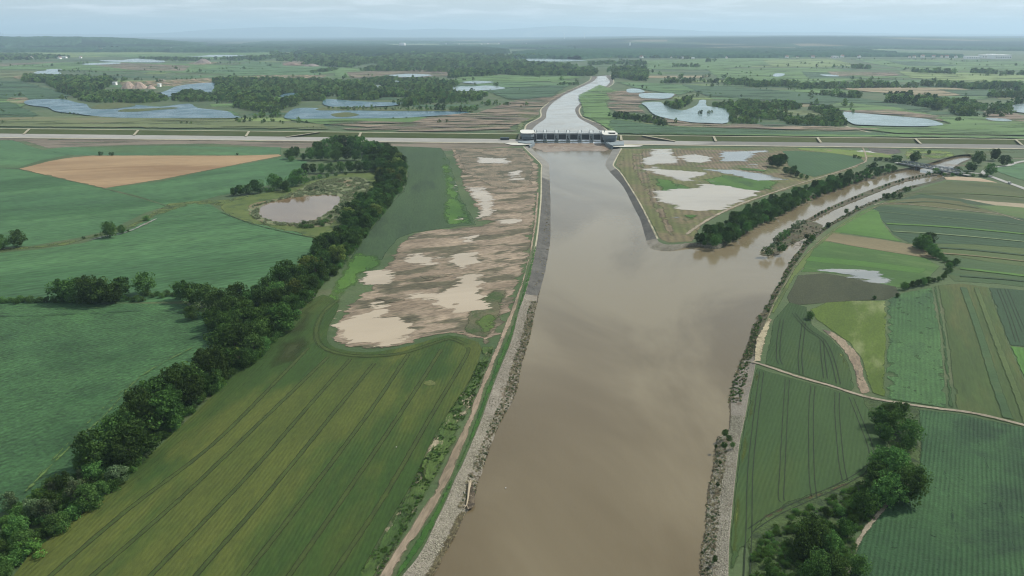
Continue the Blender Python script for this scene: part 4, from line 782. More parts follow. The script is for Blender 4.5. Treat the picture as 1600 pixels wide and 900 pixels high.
kinds('bushreed', leaf_reed, 3, r=.8, base=.0, lobes=10, per=60, leaf=.07)
kinds('warm', leaf_warm, 3, r=.42, base=.08, lobes=26, per=90, leaf=.032)
kinds('grey', leaf_grey, 3, r=.44, base=.06, lobes=18, per=110, leaf=.034)
kinds('tall', leaf_mid, 3, r=.26, base=.06, lobes=20, per=60, leaf=.034)
kinds('bush', leaf_dark, 4, r=.66, base=.0, lobes=14, per=90, leaf=.05, squash=1.0)
kinds('bushmid', leaf_mid, 3, r=.66, base=.0, lobes=14, per=90, leaf=.05)
kinds('bushlight', leaf_light, 3, r=.66, base=.0, lobes=14, per=90, leaf=.05)
kinds('drab', leaf_drab, 3, r=.75, base=.0, lobes=8, per=40, leaf=.09)
kinds('bushgrey', leaf_grey, 3, r=.7, base=.0, lobes=12, per=70, leaf=.06)
kinds('wood', leaf_wood, 3, r=.40, base=.02, lobes=12, per=24, leaf=.075)
kinds('wooddark', leaf_dark, 3, r=.38, base=.02, lobes=12, per=24, leaf=.075)
COUNT = {'tree': 0, 'bush': 0}; BIG = {}; SPILL = []
def tree(pos, h, key, label, group=None, wide=1.0, rnd=random):
    """a broadleaf tree (crown and trunk) or a bush, standing on the ground"""
    bush = key.startswith('bush') or key == 'drab'; k = 'bush' if bush else 'tree'
    if COUNT[k] >= 295: SPILL.append((pos, h, key)); return
    COUNT[k] += 1
    wide = wide * rnd.uniform(.9, 1.12); me = rnd.choice(CR[key]); az = rnd.uniform(0, 6.28)
    if bush:
        o = obj('bush', me, label=label, cat='bush', group=group); o.location = (pos[0], pos[1], pos[2] - .05); o.scale = (h * wide, h * wide, h); o.rotation_euler = (0, 0, az); BIG.setdefault(key, o); return o
    t = obj('broadleaf_tree', None, label=label, cat='tree', group=group); t.location = pos; t.rotation_euler = (0, 0, az)
    c = obj('crown', me, t); c.scale = (h * wide * rnd.uniform(.85, 1.15), h * wide * rnd.uniform(.85, 1.15), h); q = obj('trunk', rnd.choice(TRUNKS), t); q.scale = (h, h, h); BIG.setdefault(key, c); return t
def fill(poly, spacing, seed=1, avoid=(), px=True, n_try=30):
    """scatter points over an outline, no closer than the spacing"""
    rs = np.random.RandomState(seed); W = np.array([p[:2] for p in PP(poly)]) if px else np.array(poly); lo_, hi_ = W.min(0), W.max(0); ext = hi_ - lo_
    nx, ny = int(ext[0] / spacing) + 1, int(ext[1] / spacing) + 1
    gx, gy = np.meshgrid(np.arange(nx), np.arange(ny)); Q = np.stack([gx.ravel() + (gy.ravel() % 2) * .5, gy.ravel()], 1) * spacing + lo_
    Q = Q + (rs.rand(*Q.shape) - .5) * spacing * .85; Q = Q[inside(Q, W)]
    for av in avoid: Q = Q[~inside(Q, av)]
    return Q
random.seed(11)
BELT = [(0,905),(60,858),(112,822),(165,780),(205,742),(228,708),(290,658),(345,604),(400,564),(440,524),(480,474),(518,432),(545,398),(575,362),(605,322),(628,290),(630,266),(615,246),(592,232),(570,240),(585,262),(592,285),(578,305),(552,325),(545,345),(530,372),(495,405),(440,446),(392,478),(350,480),(336,500),(342,530),(336,560),(300,606),(250,635),(205,655),(165,690),(130,722),(70,765),(0,812),(-60,850),(-60,960)]
ZONES = [(820, 'at the very bottom left corner'), (760, 'just above the bottom left corner'), (700, 'beside the lowest bend of the olive field'), (655, 'level with the driftwood bend of the river'), (610, 'where the belt widens beside the blue-green crop'), (570, 'below the long shadow on the blue-green crop'), (530, 'level with the foot of the big mud puddle'), (490, 'level with the big mud puddle'), (455, 'where the left hedge joins'), (420, 'beside the wide green strip'), (385, 'level with the upper mud puddles'), (350, 'just below the reed pond'), (315, 'right beside the reed pond'), (285, 'beside the reeds above the pond'), (262, 'at the outer bend by the dark green crop'), (240, 'behind the row above the reeds'), (0, 'nearest the embankment')]
def to_px(x, y, z=0.0):
    dz = z - CAM_H; cz_ = y * FWD[0] + dz * FWD[1]; return 800 + F_PX * x / cz_, 450 - F_PX * (y * UP[0] + dz * UP[1]) / cz_
def BELT_MID(py):
    return float(np.interp(py, [230, 262, 300, 340, 400, 470, 560, 650, 740, 820, 900], [590, 610, 605, 570, 520, 430, 370, 260, 170, 70, -20]))
def zone(py):
    for a, l in ZONES:
        if py >= a: return l
def rank(x):
    return 'dark' if x == 'oak' else 'mid-green' if x == 'mid' else 'yellowish-green' if x == 'warm' else 'grey-green'
pts = fill(BELT, 8.6, 3); bd = segdist(pts, [p[:2] for p in PP(BELT)]); pts = sorted(zip(pts.tolist(), bd), key=lambda p: p[0][1])
for (x, y), dd in pts:
    px, py = to_px(x, y); l = zone(py); r = random.random(); rt = BELT_MID(py); side = 'inner row' if dd > 9 else 'field side' if px > rt else 'crop side'
    if py > 740: key, h = (('grey', 7.5) if r < .35 else ('mid', 8) if r < .7 else ('bushlight', 4))
    elif py > 655: key, h = (('oak', 14) if (140 < px < 290 and r < .7) else ('mid', 8))
    elif py > 560 and px > 350: key, h = ('oak', 10)
    elif py > 440: key, h = (('oak', 14.5) if r < .85 else ('mid', 12))
    elif 340 < py < 440: key, h = ('oak', 12.5)
    elif 285 < py <= 340: key, h = (('oak', 11) if r < .7 else ('mid', 9))
    else: key, h = ('oak', 13)
    if key == 'oak' and random.random() < .14: key = 'warm'
    q = random.uniform(.62, 1.25); h *= q; sz = 'tall' if q > 1.05 else 'small' if q < .85 else 'middling'
    if key.startswith('bush'): tree((x, y, 0), h, key, 'pale %s shrub, %s of the tree belt, %s' % (sz, side, l), 'shrubs in the long tree belt')
    else: tree((x, y, 0), h, key, '%s %s tree, %s, %s' % (sz, rank(key), side, l), 'trees of the long winding belt')
# bushy skirt along the field side of the belt
edge_px = smooth([(8,900),(60,860),(112,824),(165,782),(205,745),(228,712),(290,662),(345,607),(400,567),(442,526),(482,476),(520,434),(547,400),(577,364),(607,324),(630,292),(632,268)], 6, False)
W = [p[:2] for p in PP(edge_px)]; acc = 0
for p, q in zip(W, W[1:]):
    n = max(1, int(math.dist(p, q) / 5.2))
    for k in range(n):
        t = (k + random.random()) / n; x = p[0] + (q[0] - p[0]) * t - random.uniform(0, 5); y = p[1] + (q[1] - p[1]) * t + random.uniform(0, 3); px, py = to_px(x, y)
        hb = random.uniform(3.0, 5.2); kb = random.choice(['bush', 'bushmid', 'bushmid'])
        tree((x, y, 0), hb, kb, '%s %s bush on the rim, %s' % ('tall' if hb > 4.4 else 'low' if hb < 3.6 else 'middling', 'dark' if kb == 'bush' else 'green', zone(py)), 'bushes edging the long tree belt')
def put(lst, key, where, group=None, wide=1.0):
    for i, (x, y, h, *k) in enumerate(lst):
        kk = k[0] if k else key; bush = kk.startswith('bush') or kk == 'drab'
        tree(P(x, y), h, kk, (('low %s bush ' if bush else '%s tree ') % ('dark green' if kk in ('oak', 'bush') else 'mid-green' if kk in ('mid', 'bushmid', 'tall') else 'pale grey-green')) + where, group, wide)
put([(8,905,6),(45,872,6,'bushlight'),(30,840,8),(85,800,8),(100,770,8)], 'mid', 'in the thicket at the bottom left corner', 'corner thicket')
put([(98,473,15),(122,472,16),(142,474,18),(160,475,17),(178,474,13)], 'oak', 'in the tight clump on the left hedge bank', 'clump on the left hedge bank')
put([(193,463,13)], 'mid', 'just right of the clump on the left hedge bank'); put([(228,459,14.5)], 'oak', 'standing apart in the left hedge between two clumps', wide=1.1)
put([(284,470,13),(303,476,14),(322,482,16),(345,492,16),(362,500,15),(300,500,9),(330,512,12)], 'oak', 'where the left hedge joins the long belt', 'junction trees')
for i in range(40):
    x = -20 + i * 7.6; y = 473 - (3 if x > 160 else 0) - (6 if x > 230 else 0) + random.uniform(-2, 1.5)
    tree(P(x, y), random.uniform(2.4, 4.6), random.choice(['bush', 'bushmid']), 'low bush in the hedge line, ' + ('left of the tight tree clump' if x < 90 else 'under the tight tree clump' if x < 185 else 'between the clump and the belt'), 'hedge bushes on the left bank')
put([(4,390,12),(-12,388,12)], 'oak', 'at the left picture edge among crops', 'left edge pair'); put([(30,386,14)], 'oak', 'right half of the round clump at the left edge')
put([(172,371,13.5)], 'oak', 'tallest by the narrow ditch water', wide=1.1); put([(191,365,7.5)], 'oak', 'smaller one beside the tall ditch tree'); put([(229,345,5)], 'bushmid', 'alone at the upper end of the ditch')
put([(131,373,2.2,'bush'),(150,369,2,'bush'),(200,362,2,'bush')], 'bush', 'beside the narrow ditch', 'ditch bushes')
put([(157,243,5.5)], 'bush', 'left one of two above the stubble field'); put([(175,243,5)], 'bush', 'right one of two above the stubble field'); put([(371,242.5,3)], 'bush', 'tiny, above the right end of the stubble')
put([(452,249,13),(462,246,15),(456,252,7,'bushmid'),(474,250,9),(486,250,17),(500,251,15)], 'oak', 'left end of the clump below the embankment', 'clump below the embankment')
put([(498,243,20),(510,240,21),(524,238,24),(538,237,24),(552,238,24),(566,240,24),(578,245,22),(512,250,16),(526,252,17),(542,250,18),(556,251,15),(588,252,20),(598,262,17),(606,272,15),(572,256,12),(530,244,18),(586,240,18)], 'oak', 'in the tall dark clump just below the embankment', 'clump below the embankment', .95)
put([(478,272,13),(490,271,12),(503,271,12),(517,271,13),(532,270,14),(548,269,14,'mid'),(560,269,14,'mid'),(572,269,15),(584,268,14)], 'oak', 'in the row above the reed bed', 'row above the reed bed')
put([(366,306,9),(376,305,11),(388,304,11),(402,302,15)], 'oak', 'at the left end of the pond hedge', 'pond hedge trees')
put([(428,294,16),(438,297,14),(446,300,12,'grey'),(458,292,14),(468,290,19)], 'oak', 'in the clump left of the reed bed', 'pond hedge trees')
put([(416,299,4),(408,301,4),(424,300,5),(480,284,5),(490,281,5),(500,279,5),(512,277,5),(525,275,4),(540,273,4),(450,300,5)], 'bushmid', 'in the pond hedge', 'pond hedge bushes')
put([(470,306,2,'bushreed'),(520,300,2,'bushreed'),(548,292,2,'bushreed')], 'bushreed', 'among the pale reeds', 'pale reed clumps')
put([(485,298,4),(495,296,4),(505,300,4),(560,296,4)], 'bushgrey', 'among the reeds', 'reed bed bushes')
for i in range(34):
    t = i / 33; x = 460 + 80 * t + random.uniform(-6, 10); y = 354 - 34 * max(0, t - .55) / .45 + random.uniform(-5, 3)
    tree(P(x, y), random.uniform(2, 4), random.choice(['bushgrey', 'bushgrey', 'bushmid']), 'willow bush on the near pond shore, ' + ('left end' if t < .3 else 'middle' if t < .6 else 'right end below the belt'), 'willow scrub by the pond')
put([(1206,260,13),(1215,262,15),(1223,258,14),(1211,256,12),(1219,254,12)], 'oak', 'in the clump at the left corner of the peninsula crop', 'peninsula crop clump')
put([(1228,272,9),(1236,275,10),(1244,277,8),(1252,279,6),(1260,280,5),(1240,270,9)], 'oak', 'low group below the peninsula crop corner', 'peninsula crop lower group')
put([(1430,253,14),(1426,254,11)], 'oak', 'twin on the lime meadow beside the bridge', 'lime meadow twin'); put([(1451,241,6)], 'oak', 'small and lone on the lime meadow')
put([(1527,258,18)], 'mid', 'big round one right of the bridge', wide=1.15); put([(1553,251,16)], 'mid', 'slim one behind the road corner'); put([(1568,259,14)], 'mid', 'round one at the bend of the road')
put([(1514,267,11),(1520,268,9)], 'oak', 'beside the ford pool past the bridge', 'ford pool trees'); put([(1546,275,15)], 'oak', 'dark one at the road junction', wide=1.2)
put([(1462,271,7),(1496,268,6),(1510,274,5),(1475,275,4),(1488,275,4),(1500,275,4),(1520,276,4),(1532,276,4),(1540,277,4),(1580,256,4),(1450,273,4)], 'bushmid', 'around the right bridge head', 'bridge head bushes')
put([(1398,253,9),(1404,254,9),(1392,252,5),(1384,252,5),(1376,251,5),(1368,252,5),(1364,264,9),(1360,265,7),(1412,257,5)], 'bush', 'left of the steel bridge', 'left bridge head bushes')
put([(1335,247,5),(1342,248,4)], 'bush', 'above the tip of the peninsula crop', 'crop tip pair')
WOODED = [(1094,384),(1122,389),(1145,379),(1168,364),(1200,345),(1225,333),(1262,313),(1300,299),(1330,289),(1360,279),(1385,272),(1400,268),(1396,260),(1370,264),(1338,271),(1298,283),(1250,299),(1205,317),(1165,335),(1128,353),(1100,368),(1090,378)]
for x, y in sorted(fill(WOODED, 7.4, 5).tolist(), key=lambda p: p[1]):
    px, py = to_px(x, y); h = random.choice([random.uniform(4, 6.5), random.uniform(6.5, 9.5), random.uniform(5, 11)]) * (1 if px < 1330 else .6)
    tree((x, y, 0), h, random.choice(['mid', 'mid', 'mid', 'grey']), 'mid-green willow in the belt along the right branch, ' + ('near its blunt end' if px < 1180 else 'middle stretch' if px < 1290 else 'thin far stretch'), 'willows along the right branch')
for i in range(24):
    t = i / 23; x = 1205 + 190 * t; y = 345 - 82 * t ** .8
    tree(P(x, y + 1, -1), random.uniform(2.5, 4), 'bushmid', 'low water-edge bush under the willow belt, ' + ('blunt end' if t < .35 else 'middle stretch' if t < .7 else 'far thin end'), 'water-edge bushes under the willows')
put([(1198,397,6,'bushmid'),(1190,398,3,'drab'),(1219,393,7,'bush'),(1207,388,4,'bushgrey'),(1213,380,5,'bushgrey'),(1219,375,6,'bushmid'),(1226,370,6,'bushmid'),(1233,365,5,'bushgrey'),(1240,358,5,'bushgrey'),(1248,353,5,'bushgrey'),(1256,350,4,'bushgrey')], 'bush', 'on the muddy islet in the right branch', 'islet bushes')
for i in range(40):
    t = i / 39; x = 1263 + 205 * t; y = float(np.interp(x, [1262,1300,1340,1380,1412,1450,1478], [346,326,309,293,282,274,270])) + random.uniform(-.8, .5)
    if random.random() < .85: tree(P(x, y, WL + .3), random.uniform(1.6, 3.6), random.choice(['bushgrey', 'drab', 'bushgrey']), 'grey scrub on the narrow spit dividing the right branch', 'scrub on the narrow spit')
put([(1268,378,6),(1260,373,4),(1294,356,5),(1322,334,5),(1338,326,3)], 'bush', 'on the right shore of the narrow channel', 'right channel shore bushes'); put([(1386,312,7),(1396,311,7),(1406,310,6),(1380,308,4)], 'bush', 'clump at the corner of the olive field', 'olive field corner clump'); put([(1414,300,6),(1420,299,5)], 'bush', 'pair beside the shore above the olive field', 'shore pair')
put([(1442,392,13.5),(1450,388,13),(1433,388,9)], 'oak', 'in the leaning clump between the right fields', 'right field clump'); put([(1454,400,10),(1462,404,8)], 'oak', 'below the leaning clump', 'right field lower pair')
for i, (x, y) in enumerate([(1470,406),(1476,410),(1482,414),(1488,417),(1494,414),(1482,420),(1474,436),(1466,440),(1458,442),(1450,444),(1442,446),(1434,447),(1426,449),(1418,451),(1412,453),(1478,430),(1484,426)]): tree(P(x, y), random.uniform(3.5, 6), random.choice(['bush', 'bushmid']), 'bush in the curved hedge between the right fields', 'curved hedge bushes')
put([(1265,499,5)], 'bush', 'alone at the tip of the tramline field'); put([(1402,465,3),(1366,468,2.5)], 'bush', 'at the edge of the dark fallow field', 'fallow edge pair')
put([(1372,668,9),(1388,655,8),(1400,675,10),(1418,690,10),(1405,650,7),(1380,690,8)], 'oak', 'in the upper thicket beside the maize', 'upper maize thicket')
put([(1368,765,11),(1385,790,13),(1410,785,13),(1428,765,10),(1395,745,12),(1375,735,10)], 'oak', 'in the large dark clump beside the maize', 'large maize clump'); put([(1400,718,7),(1415,705,7)], 'mid', 'pale ones on top of the large maize clump', 'pale maize clump pair')
put([(1348,805,9),(1366,785,7)], 'mid', 'between the large clump and the corner thicket', 'mid thicket pair')
put([(1268,850,11),(1255,868,10),(1290,860,8),(1320,838,6.5,'bushmid'),(1280,900,9),(1300,905,9),(1340,898,7),(1268,910,8)], 'oak', 'in the thicket at the bottom right', 'bottom right thicket')
for x, y in fill([(1235,825),(1300,800),(1345,790),(1345,830),(1318,880),(1312,940),(1190,940),(1200,870)], 5.0, 9): tree((x, y, 0), random.uniform(2, 4), random.choice(['bushmid', 'bush', 'bushlight']), 'dense bush in the weedy corner at the bottom right', 'bottom right thicket bushes')
put([(1133,682,3.2,'bush'),(1139,690,3,'bush'),(1144,699,2.4,'bush'),(1131,700,2.6,'bush')], 'bush', 'green, on the stone bank by the step in the shore', 'green bank bushes')
put([(1118,700,1.6,'drab'),(1125,725,1.5,'drab'),(1121,760,1.5,'drab')], 'drab', 'grey-brown, on the near right stone bank', 'drab bank scrub'); put([(1117,878,2.2,'bush')], 'bush', 'lone green, low on the near right bank')

# ------------------------------------------------------------------ masses nobody could count: instanced in one object each
def gn_stuff(name, pos, scl, protos, label, seed=0, flat=None):
    rs = np.random.RandomState(seed); n = len(pos); me = bpy.data.meshes.new(name); me.vertices.add(n); me.vertices.foreach_set('co', np.asarray(pos, np.float32).ravel())
    a = me.attributes.new('scl', 'FLOAT_VECTOR', 'POINT'); s = np.asarray(scl, float).reshape(n, -1)
    if s.shape[1] == 1: wd = rs.uniform(.85, 1.3, n)[:, None]; s = np.concatenate([s * wd, s * wd, s], 1)
    a.data.foreach_set('vector', s.astype(np.float32).ravel())
    a = me.attributes.new('rotz', 'FLOAT_VECTOR', 'POINT'); r = np.zeros((n, 3), np.float32); r[:, 2] = rs.rand(n) * 6.28; a.data.foreach_set('vector', r.ravel())
    a = me.attributes.new('pick', 'INT', 'POINT'); a.data.foreach_set('value', rs.randint(0, len(protos), n).astype(np.int32)); me.update()
    o = obj(name, me, kind='stuff', label=label)
    t = bpy.data.node_groups.new(name, 'GeometryNodeTree'); t.interface.new_socket('Geometry', in_out='INPUT', socket_type='NodeSocketGeometry'); t.interface.new_socket('Geometry', in_out='OUTPUT', socket_type='NodeSocketGeometry')
    gi = t.nodes.new('NodeGroupInput'); go = t.nodes.new('NodeGroupOutput'); ip = t.nodes.new('GeometryNodeInstanceOnPoints'); ip.inputs['Pick Instance'].default_value = True
    jn = t.nodes.new('GeometryNodeJoinGeometry')
    for p in protos:
        oi = t.nodes.new('GeometryNodeObjectInfo'); oi.inputs['Object'].default_value = p; oi.transform_space = 'ORIGINAL'; g2 = t.nodes.new('GeometryNodeGeometryToInstance')
        t.links.new(oi.outputs['Geometry'], g2.inputs[0]); t.links.new(g2.outputs[0], jn.inputs[0])
    def attr(nm, ty):
        q = t.nodes.new('GeometryNodeInputNamedAttribute'); q.data_type = ty; q.inputs['Name'].default_value = nm; return q.outputs['Attribute']
    t.links.new(gi.outputs[0], ip.inputs['Points']); t.links.new(jn.outputs[0], ip.inputs['Instance']); t.links.new(attr('pick', 'INT'), ip.inputs['Instance Index'])
    t.links.new(attr('rotz', 'FLOAT_VECTOR'), ip.inputs['Rotation']); t.links.new(attr('scl', 'FLOAT_VECTOR'), ip.inputs['Scale']); t.links.new(ip.outputs[0], go.inputs[0])
    md = o.modifiers.new('instances', 'NODES'); md.node_group = t; return o
# visible trees whose crowns the woods are made from
def proto_trees(key, pxs, h, label, group):
    out = []
    for (x, y), me in zip(pxs, CR[key]):
        t = obj('broadleaf_tree', None, label=label, cat='tree', group=group); t.location = P(x, y); c = obj('crown', me, t); c.scale = (h, h, h); q = obj('trunk', TRUNKS[0], t); q.scale = (h, h, h); out.append(c)
    return out
def proto_src(crowns):                                       # unit-size crowns used as the instance source
    return crowns
pw = proto_trees('wood', [(1212,172),(1221,176),(1204,177)], 12, 'tree in the wood right of the teal quarry lake', 'trees of the teal lake wood')
pdk = proto_trees('wooddark', [(370,190),(383,187),(391,191)], 9, 'dark tree on the shore between the two left lakes', 'trees between the left lakes')
pt = proto_trees('tall', [(964,187),(978,189),(992,191)], 12, 'slim tree at the left end of the dark row above the right channel', 'row above the channel')
lakes_w = [np.array([p[:2] for p in PP(smooth(l[1], 2))]) for l in LAKES] + [np.array(hole_up)]
def wood(name, poly, spacing, hmin, hmax, protos, label, seed=1, wide=1.0, clump=0.0):
    Q = fill(poly, spacing, seed, lakes_w)
    if len(Q): Q = np.array([q for q in Q if mnoise.noise(Vector((q[0], q[1] * .6, seed + 9)) / (9 * spacing)) > -.3]).reshape(-1, 2)
    if clump and len(Q): Q = np.array([q for q in Q if mnoise.noise(Vector((q[0], q[1], seed)) / 90) > -clump]).reshape(-1, 2)
    if not len(Q): return
    rs = np.random.RandomState(seed); h = (hmin * .7 + (hmax * 1.1 - hmin * .7) * rs.rand(len(Q)) ** 1.3) * (1 + .25 * np.array([mnoise.noise(Vector((q[0], q[1], 0)) / 70) for q in Q]))
    gn_stuff(name, np.column_stack([Q, np.zeros(len(Q))]), np.column_stack([h * wide, h * wide, h]), protos, label, seed)
woods = [('woodland', [(34,128),(40,121),(60,122),(120,123),(175,124),(182,131),(160,140),(130,144),(90,140),(80,136),(70,130)], 11, 10, 18, 'wood left of the gravel heaps', 1.2, 0),
 ('woodland', [(82,143),(130,146),(190,145),(241,147),(258,151),(262,158),(230,161),(170,162),(125,158),(112,150)], 10, 7, 14, 'wood behind the long left lake', 1.2, 0),
 ('woodland', [(268,152),(290,144),(320,146),(345,152),(345,158),(300,160),(270,158)], 9, 6, 12, 'small wood in front of the quarry lake', 1.2, 0),
 ('woodland', [(333,146),(334,130),(345,126),(400,125),(455,127),(500,128),(560,132),(600,140),(640,148),(600,158),(540,156),(470,160),(460,168),(440,172),(410,176),(385,172),(350,162),(336,155)], 10.5, 9, 17, 'broad wood between the left lakes', 1.2, .25),
 ('woodland', [(360,165),(440,172),(438,180),(445,186),(420,192),(390,190),(366,184)], 13, 4, 8, 'scrub wood at the end of the long lake', 1.2, .1),
 ('woodland', [(600,122),(640,124),(700,127),(720,134),(700,145),(760,150),(790,160),(797,170),(760,174),(735,177),(640,170),(600,160),(560,150),(560,138),(540,130)], 11, 8, 14, 'loose wood right of the broad wood', 1.2, .12),
 ('woodland', [(497,171),(560,168),(640,170),(730,174),(722,176),(600,173),(500,174)], 12, 3, 7, 'scrub on the spit between two lakes', 1.2, 0),
 ('woodland', [(525,184),(560,182),(556,180),(525,180)], 12, 2, 4, 'scrub on the small island', 1.2, 0),
 ('woodland', [(1027,176),(1024,172),(1040,162),(1060,158),(1078,157),(1080,162),(1066,169),(1045,176)], 9, 8, 14, 'wooded headland in the teal lake', 1.2, 0),
 ('woodland', [(1110,164),(1140,160),(1200,160),(1260,165),(1300,171),(1316,180),(1322,197),(1300,199),(1260,196),(1210,194),(1140,194),(1134,188),(1136,178)], 8.5, 6, 11, 'wood right of the teal lake', 1.3, 0),
 ('woodland', [(958,185),(985,186),(1020,192),(1038,197),(1036,195),(1020,190),(985,184),(960,183)], 5, 9, 14, 'dark row above the channel', 1.0, 0),
 ('woodland', [(800,112),(850,108),(920,108),(935,112),(928,119),(900,119),(830,119),(795,118),(760,120),(740,122),(700,124),(700,118),(760,114)], 14, 10, 20, 'wood at the head of the channel, left side', 1.3, 0),
 ('woodland', [(945,122),(948,112),(960,106),(1008,104),(1011,118),(1010,127),(975,126),(955,125)], 14, 10, 22, 'wood at the head of the channel, right side', 1.3, .1),
 ('woodland', [(910,101),(960,97),(1005,97),(1010,102),(960,103)], 18, 10, 18, 'far wood strip past the channel', 1.4, .1),
 ('woodland', [(560,112),(575,107),(640,106),(700,106),(760,112),(800,108),(780,118),(760,120),(735,114),(640,112)], 18, 10, 18, 'wood edge above the ponds', 1.4, .2),
 ('far_woodland', [(470,101),(500,95),(560,93),(640,92),(760,93),(800,98),(870,104),(905,108),(860,111),(800,112),(740,108),(640,105),(560,107),(520,105)], 24, 14, 26, 'broad far wood across the middle', 1.4, .45),
 ('far_woodland', [(400,90),(470,92),(500,95),(480,98),(420,96),(360,95),(330,93)], 26, 12, 24, 'far wood left of the middle', 1.4, .1),
 ('far_woodland', [(420,84),(600,87),(760,88),(860,90),(800,93),(640,92),(500,93),(430,90)], 32, 16, 30, 'farther wood across the middle', 1.5, .35),
 ('far_woodland', [(215,91),(300,92),(330,94),(322,96),(230,94)], 24, 10, 18, 'far wood behind the pale ponds', 1.4, 0),
 ('far_woodland', [(-40,86),(60,86),(110,90),(60,94),(-40,94)], 30, 12, 20, 'far wood at the left edge', 1.5, .2),
 ('tree_line', [(1030,131),(1130,133),(1200,138),(1196,134),(1130,129),(1040,127)], 12, 8, 17, 'tree line across the right meadows', 1.2, .1),
 ('tree_line', [(1130,132),(1200,140),(1290,140),(1380,138),(1480,139),(1600,143),(1680,146),(1680,140),(1560,134),(1480,134),(1380,133),(1260,133),(1200,132),(1150,128)], 14, 9, 20, 'long tree line in the right distance', 1.25, .28),
 ('tree_line', [(1242,145),(1300,147),(1308,151),(1290,150),(1245,148)], 12, 8, 17, 'nearer tree line, left piece', 1.2, 0),
 ('tree_line', [(1300,152),(1340,155),(1400,162),(1440,168),(1480,176),(1515,184),(1525,182),(1500,170),(1520,160),(1480,158),(1430,156),(1410,152),(1380,154),(1350,152),(1320,150)], 12, 9, 20, 'nearer tree belt winding to the right', 1.25, .22),
 ('tree_line', [(1480,160),(1540,168),(1580,166),(1600,160),(1680,165),(1680,185),(1640,178),(1590,180),(1560,180),(1500,174),(1460,166)], 13, 8, 18, 'willows at the far right river bend', 1.2, .1),
 ('tree_line', [(1500,150),(1600,155),(1680,160),(1680,152),(1600,148),(1520,146)], 14, 9, 20, 'trees at the far right edge', 1.3, .15),
 ('tree_line', [(1425,112),(1492,115),(1492,116.5),(1425,113.5)], 16, 12, 22, 'far poplar row', 1.2, 0), ('tree_line', [(1510,115),(1620,119),(1680,121),(1680,119.5),(1600,116),(1520,113.5)], 16, 12, 22, 'far poplar row at the right', 1.2, 0),
 ('tree_line', [(1330,107),(1362,109),(1362,107.5),(1332,105)], 16, 10, 20, 'far row in the right fields', 1.2, 0), ('tree_line', [(1290,106),(1330,107.5),(1330,106.5),(1290,105)], 30, 8, 14, 'far thin row in the right fields', 1.2, 0),
 ('tree_line', [(1050,105),(1095,106),(1095,104),(1052,103)], 20, 10, 18, 'far row above the meadows', 1.2, 0), ('tree_line', [(1103,97),(1120,97),(1120,94.5),(1103,94.5)], 22, 12, 18, 'far square copse', 1.3, 0),
 ('tree_line', [(1015,91),(1060,92),(1080,93),(1080,91),(1015,89.5)], 26, 12, 20, 'far hedge', 1.3, 0), ('tree_line', [(485,115),(520,112),(530,108),(515,108),(490,113)], 16, 8, 14, 'trees on the far left meadow', 1.3, 0),
 ('tree_line', [(868,134),(905,133),(907,131),(875,130)], 12, 4, 9, 'bushes left of the channel', 1.3, 0), ('tree_line', [(92,113),(125,113),(125,111),(92,111)], 18, 5, 10, 'bushes by a far pond', 1.3, .1),
 ('tree_line', [(1064,145),(1098,146),(1098,144),(1064,143.5)], 8, 2, 4, 'low far hedge', 1.4, 0), ('tree_line', [(1103,146),(1135,149),(1135,147.5),(1103,145)], 8, 2, 4, 'low far hedge', 1.4, 0)]
for i, (nm, poly, sp, h0, h1, lb, wd, cl) in enumerate(woods): wood(nm, poly, sp, h0, h1, (pdk + pw[:1]) if 'dark' in lb else pw + pdk[:1] + pt[:1], lb, i + 5, wd, cl)
sing = [(1065,124,20),(1061,124,15),(1084,127,15),(1087,121,9),(1108,121,14),(1098,122,10),(1102,121,11),(1132,123,15),(1129,122,8),(1136,117,8),(1030,117,14),(1033,118,9),(1020,114,10),(1023,106,11),(1029,104,10),(1106,106,8),(1150,106,8),(1156,105,8),(1170,106,9),(1189,110,9),(1194,106,9),(1004,138,10),(1010,139,7),(990,135,6),(983,133,5),(1215,105,12),(1231,104,15),(1276,105,15),(1246,106,8),(1158,152,7),(1023,195,10),(1030,197,9),(1037,198,9),(1040,197,7),(1093,179,8),(1096,179,9),(1107,179,8),(1112,177,6),(1128,197,2),(235,138,10),(270,105,8),(226,110,7),(236,106,8),(142,109,6),(170,110,5),(120,108,6),(76,134,4),(60,135,4),(20,153,3),(33,153,3),(44,153,3),(57,152,3.5),(67,152,4),(284,194,5),(292,194,5),(299,194,5),(97,178,3),(103,178,3),(110,178,4),(116,179,4),(122,179,3),(52,186,3),(30,189,3),(540,122,16),(536,124,12),(458,121,12),(452,123,10),(500,117,8),(492,118,7),(742,133,8),(766,142,5),(800,138,4),(812,141,5),(822,141,4),(876,123,5),(615,186,4),(635,186,4),(1537,184,8),(1524,196,3),(1303,137,8),(1480,108,6),(1543,97,5),(390,96,8),(366,118,10),(300,122,8),(314,121,7),(240,122,8),(410,194,7),(414,192,6),(408,183,10),(400,186,8),(425,190,4),(480,200,3),(490,200,3),(502,201,3)]
gn_stuff('scattered_far_trees', [P(x, y) for x, y, h in sing], [[h * 1.15, h * 1.15, h * 1.1] for x, y, h in sing], pdk + pw, 'single trees dotted over the far meadows', 77)
hp_, hs_ = [], []; _h = np.random.RandomState(8)
for a, b in HEDGES:
    A_, B_ = np.array(P(*a)), np.array(P(*b)); n = int(np.linalg.norm(B_ - A_) / 16)
    for t in _h.rand(n):
        q = A_ + (B_ - A_) * t + np.append(_h.randn(2) * 4, 0)
        if not any(inside([q], lk)[0] for lk in lakes_w): hp_.append(q); hs_.append(_h.uniform(2, 9) * (1 if _h.rand() < .8 else 1.8))
gn_stuff('far_hedges', hp_, hs_, pw + pdk[:1], 'thin hedges and bushes between the far fields', 12)
